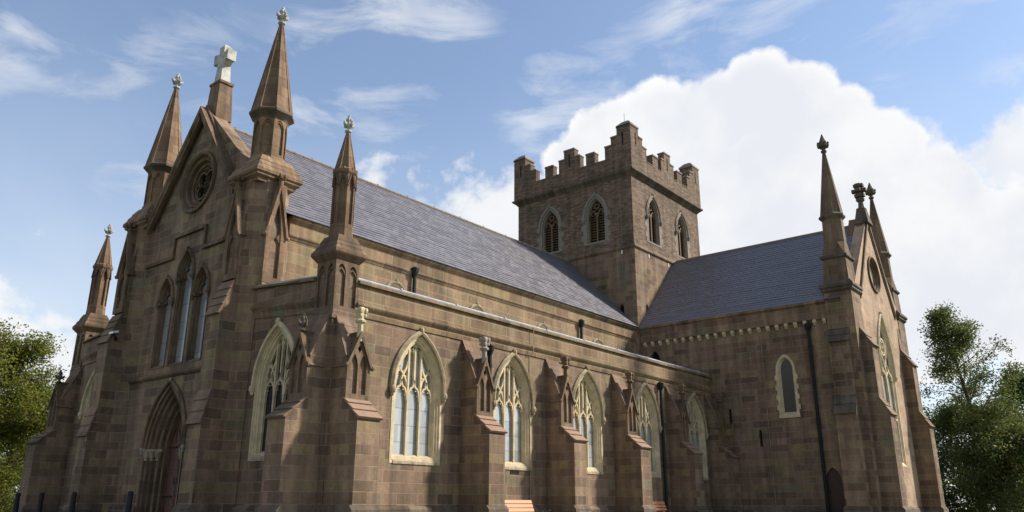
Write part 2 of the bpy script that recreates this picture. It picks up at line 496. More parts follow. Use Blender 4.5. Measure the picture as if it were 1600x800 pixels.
# ------------------------------------------------------------------ geometry helpers
class MB:
    def __init__(s):
        s.v = []
        s.f = []

    def add(s, vs, fs):
        o = len(s.v)
        s.v += [tuple(x) for x in vs]
        s.f += [tuple(i + o for i in f) for f in fs]

    def hexa(s, a, b):
        """loft between two equal loops, both ends closed"""
        n = len(a)
        s.add(list(a) + list(b), [tuple(range(n)), tuple(range(2 * n - 1, n - 1, -1))] +
              [(i, (i + 1) % n, n + (i + 1) % n, n + i) for i in range(n)])

    def box(s, x0, x1, y0, y1, z0, z1):
        s.hexa([(x0, y0, z0), (x1, y0, z0), (x1, y1, z0), (x0, y1, z0)], [(x0, y0, z1), (x1, y0, z1), (x1, y1, z1), (x0, y1, z1)])

    def prism(s, outer, holes, fr, d0, d1):
        loops = [outer] + list(holes)
        flat = [p for lp in loops for p in lp]
        tri = tessellate_polygon([[Vector((p[0], p[1], 0)) for p in lp] for lp in loops])
        n = len(flat)
        vs = [fr(p[0], p[1], d0) for p in flat] + [fr(p[0], p[1], d1) for p in flat]
        fs = [tuple(q) for q in tri] + [tuple(i + n for i in q[::-1]) for q in tri]
        k = 0
        for lp in loops:
            m = len(lp)
            for i in range(m):
                a, b = k + i, k + (i + 1) % m
                fs.append((a, b, b + n, a + n))
            k += m
        s.add(vs, fs)

    def sheet(s, outer, fr, d):
        tri = tessellate_polygon([[Vector((p[0], p[1], 0)) for p in outer]])
        s.add([fr(p[0], p[1], d) for p in outer], [tuple(q) for q in tri])

    def loft(s, loops, closed=True, cap=False):
        n = len(loops[0])
        vs = [p for lp in loops for p in lp]
        fs = []
        for k in range(len(loops) - 1):
            for i in range(n if closed else n - 1):
                a, b = k * n + i, k * n + (i + 1) % n
                fs.append((a, b, b + n, a + n))
        if cap:
            fs.append(tuple(range(n)))
            fs.append(tuple(range((len(loops) - 1) * n, len(loops) * n))[::-1])
        s.add(vs, fs)

    def ribbon(s, path, wd, fr, d0, d1, closed=False):
        """flat bar of width wd that follows a 2-D path, from depth d0 to d1"""
        n = len(path)
        L, Rr = [], []
        for i in range(n):
            if closed:
                a, b = path[i - 1], path[(i + 1) % n]
            else:
                a, b = path[max(i - 1, 0)], path[min(i + 1, n - 1)]
            dx, dy = b[0] - a[0], b[1] - a[1]
            q = math.hypot(dx, dy) or 1
            nx, ny = -dy / q * wd / 2, dx / q * wd / 2
            L.append((path[i][0] + nx, path[i][1] + ny))
            Rr.append((path[i][0] - nx, path[i][1] - ny))
        vs = []
        for i in range(n):
            vs += [fr(*L[i], d0), fr(*Rr[i], d0), fr(*Rr[i], d1), fr(*L[i], d1)]
        fs = []
        for i in range(n if closed else n - 1):
            a, b = 4 * i, 4 * ((i + 1) % n)
            for j in range(4):
                fs.append((a + j, a + (j + 1) % 4, b + (j + 1) % 4, b + j))
        if not closed:
            fs += [(0, 1, 2, 3), (4 * n - 1, 4 * n - 2, 4 * n - 3, 4 * n - 4)]
        s.add(vs, fs)

    def tube(s, path, rad, seg=8, caps=True):
        loops = []
        for i, p in enumerate(path):
            p = Vector(p)
            a = Vector(path[max(i - 1, 0)])
            b = Vector(path[min(i + 1, len(path) - 1)])
            dr = (b - a).normalized()
            up = Vector((0, 0, 1)) if abs(dr.z) < 0.9 else Vector((1, 0, 0))
            x = dr.cross(up).normalized()
            y = dr.cross(x)
            r = rad[i] if isinstance(rad, (list, tuple)) else rad
            loops.append([p + x * r * math.cos(2 * math.pi * k / seg) + y * r * math.sin(2 * math.pi * k / seg) for k in range(seg)])
        s.loft(loops, True, caps)

    def lathe(s, c, prof, seg=8, rot=0.0, square=False):
        """prof: (radius, z). radius is the apothem for polygonal shafts"""
        k = 1 / math.cos(math.pi / seg) if seg <= 8 else 1
        loops = [[(c[0] + r * k * math.cos(rot + 2 * math.pi * (i + .5) / seg), c[1] + r * k * math.sin(rot + 2 * math.pi * (i + .5) / seg), z)
                  for i in range(seg)] for r, z in prof]
        s.loft(loops, True, True)

    def blob(s, c, r, seg=7, rings=5):
        c = Vector(c)
        vs = [c + Vector((0, 0, r[2]))]
        for j in range(1, rings):
            ph = math.pi * j / rings
            for i in range(seg):
                a = 2 * math.pi * i / seg
                vs.append(c + Vector((r[0] * math.sin(ph) * math.cos(a), r[1] * math.sin(ph) * math.sin(a), r[2] * math.cos(ph))))
        vs.append(c - Vector((0, 0, r[2])))
        fs = [(0, 1 + i, 1 + (i + 1) % seg) for i in range(seg)]
        for j in range(rings - 2):
            for i in range(seg):
                a, b = 1 + j * seg + i, 1 + j * seg + (i + 1) % seg
                fs.append((a, a + seg, b + seg, b))
        L = len(vs) - 1
        fs += [(L, L - seg + (i + 1) % seg, L - seg + i) for i in range(seg)]
        s.add(vs, fs)


def obj(name, mb, mat, parent=None, smooth=False, recalc=True, loc=None):
    me = bpy.data.meshes.new(name)
    me.from_pydata([tuple(v) for v in mb.v], [], mb.f)
    if recalc:
        bm = bmesh.new()
        bm.from_mesh(me)
        bmesh.ops.recalc_face_normals(bm, faces=bm.faces)
        bm.to_mesh(me)
        bm.free()
    me.materials.append(MATS[mat])
    if smooth:
        for pl in me.polygons:
            pl.use_smooth = True
    o = bpy.data.objects.new(name, me)
    COL.objects.link(o)
    if parent:
        o.parent = parent
    if loc:
        o.location = loc
    return o


def tag(o, label, cat, group=None):
    o['label'] = label
    o['category'] = cat
    if group:
        o['group'] = group
    return o


def thing(name, label, cat, loc=(0, 0, 0), rz=0, group=None):
    o = bpy.data.objects.new(name, None)
    COL.objects.link(o)
    o.location = loc
    o.rotation_euler = (0, 0, rz)
    return tag(o, label, cat, group)


def dup(root, loc, rz, label, group=None):
    r = root.copy()
    COL.objects.link(r)
    r.location = loc
    r.rotation_euler = (0, 0, rz)
    r['label'] = label
    if group:
        r['group'] = group
    for ch in list(root.children):
        c = ch.copy()
        COL.objects.link(c)
        c.parent = r
        for g in ch.children:
            q = g.copy()
            COL.objects.link(q)
            q.parent = c
    return r


def struct(name, mb, mat, smooth=False):
    o = obj(name, mb, mat, None, smooth)
    o['kind'] = 'structure'
    return o


# wall frames: (across, up, depth into the wall) -> world
def fS(y0):
    return lambda u, v, d: (u, y0 + d, v)


def fN(y0):
    return lambda u, v, d: (u, y0 - d, v)


def fW(x0):
    return lambda u, v, d: (x0 + d, u, v)


def fE(x0):
    return lambda u, v, d: (x0 - d, u, v)


def fP(c, ang):
    """upright plane through point c whose outward normal points at angle ang; u runs sideways, d inward"""
    ca, sa = math.cos(ang), math.sin(ang)
    return lambda u, v, d: (c[0] - sa * u - ca * d, c[1] + ca * u - sa * d, v)


def arch(c, h, z0, sp, ap, n=9):
    """pointed arch, counter-clockwise from the lower left"""
    rise = ap - sp
    rad = (rise * rise + h * h) / (2 * h)
    pts = [(c - h, z0), (c + h, z0)]
    a_end = math.atan2(rise, rad - h)
    for i in range(n + 1):
        a = a_end * i / n
        pts.append((c + h - rad + rad * math.cos(a), sp + rad * math.sin(a)))
    for i in range(n - 1, -1, -1):
        a = a_end * i / n
        pts.append((c - h + rad - rad * math.cos(a), sp + rad * math.sin(a)))
    return pts


def arch_off(c, h, z0, sp, ap, dl, zs=0.0, n=9):
    """the same arch moved inward by dl, its foot raised by zs"""
    rise = ap - sp
    rad = (rise * rise + h * h) / (2 * h)
    h2, r2 = h - dl, rad - dl
    return arch(c, h2, z0 + zs, sp, sp + math.sqrt(max(r2 * r2 - (r2 - h2) ** 2, 1e-6)), n)


def arch_head(c, h, z0, sp, ap, dl, n=9):
    return arch_off(c, h, z0, sp, ap, dl, 0, n)[2:]


def moulded(mb, fr, c, h, z0, sp, ap, prof, zslope=True):
    loops = []
    dmax = prof[-1][0]
    for dl, dp in prof:
        zs = (dl if zslope else 0)
        loops.append([fr(p[0], p[1], dp) for p in arch_off(c, h, z0, sp, ap, dl, zs)])
    mb.loft(loops, True)


def hood(name, parent, fr, c, h, sp, ap, mat, wd=0.13, pr=0.12, drop=0.08, stops=True, stopmat=None):
    mb = MB()
    sec = [(-wd, 0.02), (-wd, -pr * 0.55), (-wd * 0.45, -pr), (0.0, -pr * 0.8), (0.02, 0.02)]
    loops = []
    for dl, dp in sec:
        pts = arch_head(c, h, 0, sp, ap, dl, 10)
        lo = [(pts[0][0], sp - drop)] + pts + [(pts[-1][0], sp - drop)]
        loops.append([fr(p[0], p[1], dp) for p in lo])
    mb.loft(loops + [loops[0]], False)
    o = obj(name, mb, mat, parent)
    if stops:
        for sgn in (-1, 1):
            sb = MB()
            u = c + sgn * (h + wd * 0.45)
            sb.blob(fr(u, sp - drop - 0.05, -pr * 0.55), (wd * 0.75, wd * 0.75, wd * 0.95), 8, 6)
            sb.blob(fr(u, sp - drop - 0.16, -pr * 0.45), (wd * 0.5, wd * 0.5, wd * 0.7), 7, 5)
            obj('label_stop', sb, stopmat or mat, o)
        sb = MB()
        sb.blob(fr(c, ap + wd * 0.9, -pr * 0.6), (wd * 0.6, wd * 0.6, wd * 0.8), 7, 5)
        obj('carved_boss', sb, stopmat or mat, o)
    return o


def bezier(p0, p1, p2, p3, n=7):
    r = []
    for i in range(n + 1):
        s = i / n
        a, b, c, d = (1 - s) ** 3, 3 * s * (1 - s) ** 2, 3 * s * s * (1 - s), s ** 3
        r.append((a * p0[0] + b * p1[0] + c * p2[0] + d * p3[0], a * p0[1] + b * p1[1] + c * p2[1] + d * p3[1]))
    return r


def arch_z(u, h, sp, ap):
    rise = ap - sp
    rad = (rise * rise + h * h) / (2 * h)
    x = abs(u) + rad - h
    return sp + math.sqrt(max(rad * rad - x * x, 0))


def head_arch(c, h, zs, za, ogee=True):
    """little pointed (ogee) light head from (c-h,zs) over (c,za)"""
    if ogee:
        m = zs + (za - zs) * 0.62
        l = bezier((c - h, zs), (c - h, zs + (m - zs) * 0.75), (c - h * 0.55, m - 0.0), (c - h * 0.32, m)) + \
            bezier((c - h * 0.32, m), (c - h * 0.1, m + 0.02), (c, za - 0.08), (c, za))[1:]
    else:
        l = bezier((c - h, zs), (c - h, zs + (za - zs) * 0.6), (c - h * 0.4, za - (za - zs) * 0.2), (c, za))
    return l + [(2 * c - p[0], p[1]) for p in l[-2::-1]]


def cusps(mb, c, h, zs, za, fr, d0, d1, sz=0.07):
    for s in (-1, 1):
        for k, q in ((0.78, 0.32), (0.42, 0.60)):
            x, z = c + s * h * k, zs + (za - zs) * q
            mb.prism([(x + s * sz * 0.9, z - sz * 0.3), (x + s * sz * 0.3, z + sz), (x - s * sz * 0.75, z - sz * 0.55)], [], fr, d0, d1)


def finial(parent, c, z, sc, mat, name='finial'):
    """leafy cross-shaped knob: collar, stem, four leaves at two heights, bud"""
    mb = MB()
    mb.lathe(c, [(0.10 * sc, z), (0.20 * sc, z + 0.06 * sc), (0.20 * sc, z + 0.13 * sc), (0.09 * sc, z + 0.2 * sc),
                 (0.12 * sc, z + 0.45 * sc), (0.10 * sc, z + 0.7 * sc), (0.07 * sc, z + 0.95 * sc)], 8)
    for k in range(8):
        a = math.pi / 4 * k
        big = k % 2 == 0
        r = 0.27 * sc if big else 0.18 * sc
        mb.blob((c[0] + r * math.cos(a), c[1] + r * math.sin(a), z + (0.52 if big else 0.42) * sc), (0.13 * sc, 0.13 * sc, 0.10 * sc), 6, 4)
        if big:
            mb.blob((c[0] + r * 1.25 * math.cos(a), c[1] + r * 1.25 * math.sin(a), z + 0.62 * sc), (0.07 * sc, 0.07 * sc, 0.09 * sc), 6, 4)
    for k in range(4):
        a = math.pi / 4 + math.pi / 2 * k
        mb.blob((c[0] + 0.11 * sc * math.cos(a), c[1] + 0.11 * sc * math.sin(a), z + 0.86 * sc), (0.09 * sc, 0.09 * sc, 0.12 * sc), 6, 4)
    mb.blob((c[0], c[1], z + 1.03 * sc), (0.10 * sc, 0.10 * sc, 0.15 * sc), 7, 5)
    return obj(name, mb, mat, parent, smooth=False)


# =================================================================== ground
def sstep(a, b, x):
    q = min(max((x - a) / (b - a), 0), 1)
    return q * q * (3 - 2 * q)


def rect_d(x, y, x0, x1, y0, y1):
    return math.hypot(max(x0 - x, 0, x - x1), max(y0 - y, 0, y - y1))


def ground_z(x, y):
    d = min(rect_d(x, y, -1.6, 33, -1.6, 18.5), rect_d(x, y, 23, 33.5, -8.6, 18))
    return -0.95 * sstep(3.5, 15.0, d) - 0.6 * sstep(40, 140, d)


g = MB()
xs = [-600, -300, -150, -90, -60, -45] + [-36 + 1.5 * i for i in range(66)] + [70, 90, 130, 200, 350, 600]
ys = [-600, -300, -150, -90, -60, -45] + [-36 + 1.5 * i for i in range(66)] + [70, 90, 130, 200, 350, 600]
g.v = [(x, y, ground_z(x, y)) for y in ys for x in xs]
nx = len(xs)
g.f = [(j * nx + i, j * nx + i + 1, (j + 1) * nx + i + 1, (j + 1) * nx + i) for j in range(len(ys) - 1) for i in range(nx - 1)]
struct('ground', g, 'grass', True)
# gravel walk round the walls, one sheet just over the lawn
g = MB()
ring_in = [(-1.7, -1.7), (22.6, -1.7), (22.6, -8.8), (33.4, -8.8), (33.4, 18.6), (-1.7, 18.6)]
ring_out = [(-5.2, -4.4), (19.9, -4.4), (19.9, -11.6), (36.0, -11.6), (36.0, 21.4), (-5.2, 21.4)]
for i in range(6):
    j = (i + 1) % 6
    N = 14
    M = 4
    grid = []
    for a in range(N + 1):
        row = []
        for b in range(M + 1):
            s, q = a / N, b / M
            ix = ring_in[i][0] * (1 - s) + ring_in[j][0] * s
            iy = ring_in[i][1] * (1 - s) + ring_in[j][1] * s
            ox = ring_out[i][0] * (1 - s) + ring_out[j][0] * s
            oy = ring_out[i][1] * (1 - s) + ring_out[j][1] * s
            x, y = ix * (1 - q) + ox * q, iy * (1 - q) + oy * q
            row.append((x, y, ground_z(x, y) + 0.012))
        grid.append(row)
    vs = [p for r in grid for p in r]
    g.add(vs, [(a * (M + 1) + b, a * (M + 1) + b + 1, (a + 1) * (M + 1) + b + 1, (a + 1) * (M + 1) + b) for a in range(N) for b in range(M)])
struct('path', g, 'gravel', True)

# =================================================================== the cathedral
CH = thing('cathedral', 'brown sandstone Gothic cathedral with battlemented central tower, pinnacles and slate roofs', 'cathedral')
YC = 8.315                        # axis of the nave
YN = 2 * YC                       # north aisle wall


def weathering(parent, fr, u0, u1, p0, p1, n, mat, name='weathering', over=0.05, th=0.05):
    """n sloping stone courses from p0 (upper, inner) to p1 (lower, outer); p = (out, z); fr(u, z, d)"""
    mb = MB()
    (a0, z0), (a1, z1) = p0, p1
    q = math.hypot(a1 - a0, z1 - z0)
    nx_, nz_ = -(z1 - z0) / q, (a1 - a0) / q
    tx, tz = (a1 - a0) / q, (z1 - z0) / q
    for i in range(n):
        s0, s1 = i / n, (i + 1) / n
        A = (a0 + (a1 - a0) * s0, z0 + (z1 - z0) * s0)
        B = (a0 + (a1 - a0) * s1, z0 + (z1 - z0) * s1)
        e = over if i == n - 1 else 0.012
        top0 = (A[0] + nx_ * 0.012, A[1] + nz_ * 0.012)
        top1 = (B[0] + nx_ * th + tx * e, B[1] + nz_ * th + tz * e)
        bot1 = (B[0] + tx * e - nx_ * 0.02, B[1] + tz * e - nz_ * 0.02)
        bot0 = (A[0] - nx_ * 0.02, A[1] - nz_ * 0.02)
        lo = [top0, top1, bot1, bot0]
        mb.hexa([fr(u0 - 0.025, z, -a) for a, z in lo], [fr(u1 + 0.025, z, -a) for a, z in lo])
    return obj(name, mb, mat, parent)


def lancets_panel(parent, fr, uc, hw, z0, zfoot, zap, d_face, th, mat, name='gablet', lights=2, trefoil=False, coping=0.07, copmat=None, back=1.2, finial_h=0.0):
    """gabled buttress head: pierced blind panel, gable coping and a little stone roof running back into the slope"""
    holes = []
    b = hw * 0.78
    if lights == 2:
        for s in (-1, 1):
            c = uc + s * b * 0.5
            holes.append(arch(c, b * 0.40, z0 + 0.14, zfoot - 0.12, zfoot + (zap - zfoot) * 0.30, 5))
        dz = zfoot + (zap - zfoot) * 0.47
        q = (zap - zfoot) * 0.14
        holes.append([(uc, dz - q), (uc + q * 0.55, dz), (uc, dz + q), (uc - q * 0.55, dz)])
    else:
        holes.append(arch(uc, b * 0.62, z0 + 0.2, zfoot - 0.25, zfoot + (zap - zfoot) * 0.58, 6))
    mb = MB()
    mb.prism([(uc - hw, z0), (uc + hw, z0), (uc + hw, zfoot), (uc, zap - 0.03), (uc - hw, zfoot)], holes, fr, d_face, d_face + th)
    o = obj(name, mb, mat, parent)
    if lights == 1:
        zz = zfoot - 0.25
        for s in (-1, 1):
            tb = MB()
            tb.prism([(uc + s * b * 0.64, zz - 0.08), (uc + s * b * 0.64, zz + 0.34), (uc + s * b * 0.12, zz + 0.14)], [], fr, d_face + 0.03, d_face + th)
            obj('cusp', tb, mat, o)
    # roof of the gablet
    cm = copmat or mat
    cb = MB()
    ov = coping
    for s in (-1, 1):
        path = [(uc + s * (hw + ov), zfoot - ov * 1.3), (uc, zap + ov * 0.6)]
        dx, dz = path[1][0] - path[0][0], path[1][1] - path[0][1]
        q = math.hypot(dx, dz)
        nx_, nz_ = -dz / q * s * -1, dx / q * s * -1
        if nz_ < 0:
            nx_, nz_ = -nx_, -nz_
        w_ = 0.075
        lo = [path[0], path[1], (path[1][0], path[1][1] - w_ * q / abs(dx)), (path[0][0] - nx_ * w_, path[0][1] - nz_ * w_)]
        cb.hexa([fr(p[0], p[1], d_face - 0.06) for p in lo], [fr(p[0], p[1], d_face + 0.12) for p in lo])
        # stone slope behind the coping, in three stepped courses
        for k in range(3):
            s0, s1 = k / 3, (k + 1) / 3
            A = (path[0][0] + dx * s0, path[0][1] + dz * s0)
            B = (path[0][0] + dx * s1, path[0][1] + dz * s1)
            o1 = -0.004
            o0 = 0.02
            lo2 = [(A[0] + nx_ * (o0 - 0.03), A[1] + nz_ * (o0 - 0.03)), (B[0] + nx_ * (o1 - 0.03), B[1] + nz_ * (o1 - 0.03)),
                   (B[0] - nx_ * 0.1, B[1] - nz_ * 0.1), (A[0] - nx_ * 0.1, A[1] - nz_ * 0.1)]
            cb.hexa([fr(p[0], p[1], d_face + 0.12) for p in lo2], [fr(p[0], p[1], d_face + back) for p in lo2])
    for s in (-1, 1):
        cb.blob(fr(uc + s * (hw + ov * 0.8), zfoot - ov * 1.2, d_face - 0.03), (0.075, 0.075, 0.075), 6, 4)
    obj('gablet_roof', cb, cm, o)
    return o


def butt_finial(parent, c, z, ztop, mat, name='finial'):
    mb = MB()
    H = ztop - z
    mb.lathe(c, [(0.085, z - 0.25), (0.075, z + H * 0.36), (0.14, z + H * 0.40), (0.15, z + H * 0.47), (0.09, z + H * 0.52),
                 (0.10, z + H * 0.75), (0.12, z + H * 0.93), (0.07, z + H)], 8)
    for k in range(4):
        a = math.pi / 2 * k + math.pi / 4
        mb.blob((c[0] + 0.13 * math.cos(a), c[1] + 0.13 * math.sin(a), z + H * 0.86), (0.07, 0.07, 0.085), 6, 4)
        mb.blob((c[0] + 0.12 * math.cos(a), c[1] + 0.12 * math.sin(a), z + H * 0.66), (0.055, 0.055, 0.06), 6, 4)
    return obj(name, mb, mat, parent)


def aisle_buttress(fr, u0, u1, fin_mat='trim_stone', dark=False, name='buttress'):
    """fr(u, z, d) with d measured inward from the wall face"""
    mb = MB()
    prof = [(-0.3, 0.0), (1.25, 0.0), (1.25, 2.95), (0.70, 3.44), (0.62, 3.44), (0.62, 4.62), (0.0, 5.98), (-0.3, 5.98)]
    mb.hexa([fr(u0, z, -a) for a, z in prof], [fr(u1, z, -a) for a, z in prof])
    o = obj(name, mb, 'ashlar', CH)
    weathering(o, fr, u0, u1, (0.60, 3.50), (1.27, 2.93), 3, 'rust_stone' if not dark else 'weathering_stone')
    weathering(o, fr, u0, u1, (-0.0, 6.0), (0.64, 4.60), 6, 'weathering_stone', over=0.0, th=0.018)
    uc = (u0 + u1) / 2
    lancets_panel(o, fr, uc, (u1 - u0) / 2, 3.45, 4.42, 5.30, -0.70, 0.08, 'trim_stone', back=0.55)
    c = fr(uc, 0, -0.66)
    if fin_mat == 'dark_stone':
        finial(o, c, 5.28, 0.46, fin_mat)
    else:
        butt_finial(o, c, 5.30, 6.02, fin_mat)
    pb = MB()
    lo = [(-0.25, 0.0), (1.34, 0.0), (1.34, 0.60), (1.24, 0.72), (-0.25, 0.72)]
    pb.hexa([fr(u0 - 0.09, z, -a) for a, z in lo], [fr(u1 + 0.09, z, -a) for a, z in lo])
    obj('plinth', pb, 'plinth_stone', o)
    return o


W_PROF = [(-0.015, -0.012), (0.055, -0.012), (0.075, 0.03), (0.12, 0.034), (0.14, 0.08), (0.19, 0.085), (0.205, 0.13), (0.24, 0.20)]


def traceried_window(fr, c, h, z0, sp, ap, pane, hoodmat='hood_stone', h_stop=True):
    o_mb = MB()
    moulded(o_mb, fr, c, h, z0, sp, ap, W_PROF)
    win = obj('window', o_mb, 'cream_stone', CH)
    # sloping sill, stained
    sb = MB()
    lo = [(0.0, z0 - 0.03), (-0.03, z0 - 0.03), (-0.03, z0 + 0.05), (0.20, z0 + 0.255), (0.20, z0)]
    sb.hexa([fr(c - h + 0.12, z, d) for d, z in lo], [fr(c + h - 0.12, z, d) for d, z in lo])
    obj('sill', sb, 'sill_stone', win)
    g = 0.24
    hg = h - g
    rise = ap - sp
    rad = (rise * rise + h * h) / (2 * h)
    r2 = rad - g
    apg = sp + math.sqrt(r2 * r2 - (r2 - hg) ** 2)
    pb = MB()
    pb.sheet(arch(c, hg + 0.02, z0 + g - 0.02, sp, apg + 0.02), fr, 0.255)
    obj('pane', pb, pane, win)
    tb = MB()
    d0, d1 = 0.15, 0.24
    zb = z0 + g - 0.02
    m = hg / 3
    zl = sp - 0.35                     # springing of the lights
    for s in (-1, 1):
        tb.ribbon([(c + s * m, zb), (c + s * m, arch_z(m, hg, sp, apg) + 0.02)], 0.062, fr, d0, d1)
        tb.ribbon([(c + s * (hg - 0.015), zb), (c + s * (hg - 0.015), sp)], 0.05, fr, d0 + 0.02, d1)
        # branch over the side light: to the mullion and to the arch
        tip = (c + s * 2 * m, zl + 0.62)
        a = 1.62 * m
        tb.ribbon(bezier(tip, (tip[0] - s * 0.02, tip[1] + 0.18), (c + s * m * 1.25, tip[1] + 0.25), (c + s * (m + 0.02), tip[1] + 0.58)), 0.06, fr, d0 + 0.015, d1)
        zz = tip[1] + 0.12
        ua = 2.45 * m
        tb.ribbon(bezier((c + s * (m + 0.03), zl + 0.45), (c + s * m * 1.3, zl + 0.75), (c + s * m * 2.0, zl + 0.8), (c + s * ua, arch_z(ua, hg, sp, apg))), 0.055, fr, d0 + 0.02, d1)
        cusps(tb, c + s * 2 * m, m * 0.8, zl + 0.55, zl + 1.1, fr, d0 + 0.03, d1, 0.045)
    tb.ribbon([(c, zl + 0.66), (c, apg - 0.02)], 0.06, fr, d0 + 0.005, d1)
    for k in (-1, 0, 1):
        cc = c + k * 2 * m
        tb.ribbon(head_arch(cc, m - 0.03, zl, zl + 0.66), 0.055, fr, d0 + 0.01, d1)
        cusps(tb, cc, m - 0.03, zl, zl + 0.55, fr, d0 + 0.03, d1, 0.06)
    for s in (-1, 1):
        cc = c + s * m / 2
        zt = arch_z(m, hg, sp, apg)
        tb.ribbon(head_arch(cc, m / 2 - 0.02, zt - 0.22, zt + 0.1, False), 0.045, fr, d0 + 0.02, d1)
        cusps(tb, cc, m / 2, zt - 0.25, zt + 0.1, fr, d0 + 0.03, d1, 0.04)
    # intrados strip where the tracery meets the arch
    tb.ribbon([(p[0], p[1]) for p in arch_head(c, hg, 0, sp, apg, 0.02)], 0.05, fr, d0 + 0.02, d1)
    obj('tracery', tb, 'cream_stone', win)
    hood('hood_mould', win, fr, c, h, sp + 0.02, ap, hoodmat, 0.14, 0.13, stops=h_stop, stopmat=hoodmat)
    return win


# ---- south aisle
mb = MB()
WX = [3.40 + 4.6 * i for i in range(5)]
mb.prism([(0.02, 0.0), (23.7, 0.0), (23.7, 6.05), (0.02, 6.05)], [arch(c, 1.03, 1.90, 4.10, 5.80) for c in WX], fS(0.0), 0.0, 0.5)
obj('aisle_wall', mb, 'ashlar', CH)
for c in WX:
    traceried_window(fS(0.0), c, 1.03, 1.90, 4.10, 5.80, 'pale_glass')
for i in range(4):
    u = 5.34 + 4.575 * i
    aisle_buttress(fS(0.0), u, u + 0.76, 'finial_stone' if i == 0 else 'trim_stone')
aisle_buttress(fS(0.0), 23.02, 23.66, 'trim_stone', True)
# parapet with string course below and coping above; profile is (out, z)
PAR = [(0.0, 5.93), (0.035, 5.93), (0.05, 6.02), (0.06, 6.10), (0.13, 6.19), (0.16, 6.24), (0.16, 6.29), (0.10, 6.32), (0.10, 6.86),
       (-0.28, 6.86), (-0.28, 5.93)]
COP = [(0.10, 6.865), (0.19, 6.865), (0.19, 6.93), (0.12, 6.97), (-0.05, 7.0), (-0.28, 7.0), (-0.28, 6.865)]


def run_x(mb, prof, y0, x0, x1, s=-1, m0=None, m1=None):
    """extrude an (out, z) profile along X on a wall at y0 that faces s; ends may be mitred"""
    a = [(x0 - (o if m0 else 0), y0 + s * o, z) for o, z in prof]
    b = [(x1 + (o if m1 else 0), y0 + s * o, z) for o, z in prof]
    mb.hexa(a, b)


def run_y(mb, prof, x0, y0, y1, s=-1, slope=0.0, yref=0.0, m0=None, m1=None):
    def P(o, z, y, m):
        yy = y + (m * o if m else 0)
        return (x0 + s * o, yy, z + slope * (y - yref))
    mb.hexa([P(o, z, y0, m0) for o, z in prof], [P(o, z, y1, m1) for o, z in prof])


mb = MB()
run_x(mb, PAR, 0.0, 0.75, 23.74)
par = obj('parapet', mb, 'parapet_stone', CH)
mb = MB()
run_x(mb, COP, 0.0, 0.75, 23.62)
obj('coping', mb, 'parapet_stone', par)
mb = MB()
run_x(mb, [(0.05, 7.003), (0.06, 7.04), (0.02, 7.08), (-0.12, 7.10), (-0.3, 7.05), (-0.3, 7.003)], 0.0, 0.78, 23.55)
mb.hexa([(0.8, 0.29, 6.9), (23.6, 0.29, 6.9), (23.6, 4.0, 7.45), (0.8, 4.0, 7.45)], [(0.8, 0.29, 7.05), (23.6, 0.29, 7.05), (23.6, 4.0, 7.6), (0.8, 4.0, 7.6)])
for k in range(9):
    x = 2.5 + 2.5 * k
    mb.box(x - 0.03, x + 0.03, -0.07, 0.3, 7.05, 7.105)
for k in range(30):
    x = 1.2 + 0.76 * k
    mb.tube([(x, 0.3, 7.06), (x, 3.95, 7.61)], 0.035, 6)
obj('aisle_roof', mb, 'lead', CH)

# ---- aisle west walls (south and mirrored north) with their windows, sloping parapets
SL = 0.088
for s in (1, -1):
    ya = (lambda y: y) if s == 1 else (lambda y: YN - y)
    fr = (lambda f: (lambda u, v, d: f(ya(u), v, d)))(fW(0.0))
    mb = MB()
    mb.prism([(0.02, 0.0), (4.4, 0.0), (4.4, 6.4), (0.02, 6.05)], [arch(2.50, 0.97, 1.95, 4.15, 5.85)], fr, 0.0, 0.5)
    obj('aisle_wall', mb, 'ashlar', CH)
    traceried_window(fr, 2.50, 0.97, 1.95, 4.15, 5.85, 'dark_glass', 'cream_stone')
    mb = MB()
    run = [(-0.0, 0)]
    a, b = (0.75, 4.35)
    for prof, nm, mat in ((PAR, 'parapet', 'ashlar'), (COP, 'coping', 'trim_stone')):
        mb = MB()
        mb.hexa([(-o, ya(a), z + SL * (a - 0.2)) for o, z in prof], [(-o, ya(b), z + SL * (b - 0.2)) for o, z in prof])
        if nm == 'parapet':
            par = obj(nm, mb, mat, CH)
        else:
            obj(nm, mb, mat, par)
    mb = MB()
    mb.hexa([(0.0, ya(a), 7.08), (0.28, ya(a), 7.05), (0.28, ya(b), 7.33), (0.0, ya(b), 7.36)],
            [(0.0, ya(a), 7.12), (0.28, ya(a), 7.10), (0.28, ya(b), 7.38), (0.0, ya(b), 7.40)])
    obj('lead_flashing', mb, 'lead', par)
    pb = MB()
    run_y(pb, [(-0.2, 0), (0.09, 0), (0.09, 0.60), (0.0, 0.70), (-0.2, 0.70)], 0.0, *sorted((ya(0.9), ya(4.0))))
    obj('plinth', pb, 'plinth_stone', CH)
    # angle buttresses at the corner: one facing west, one facing out
    aisle_buttress(fr, 0.04, 0.82, 'dark_stone', True)
    fo = fS(0.0) if s == 1 else fN(YN)
    aisle_buttress(fo, 0.06, 0.86, 'cream_stone' if s == 1 else 'dark_stone', False)
mb = MB()
run_x(mb, [(-0.2, 0), (0.09, 0), (0.09, 0.60), (0.0, 0.70), (-0.2, 0.70)], 0.0, 0.9, 23.6)
obj('plinth', mb, 'plinth_stone', CH)


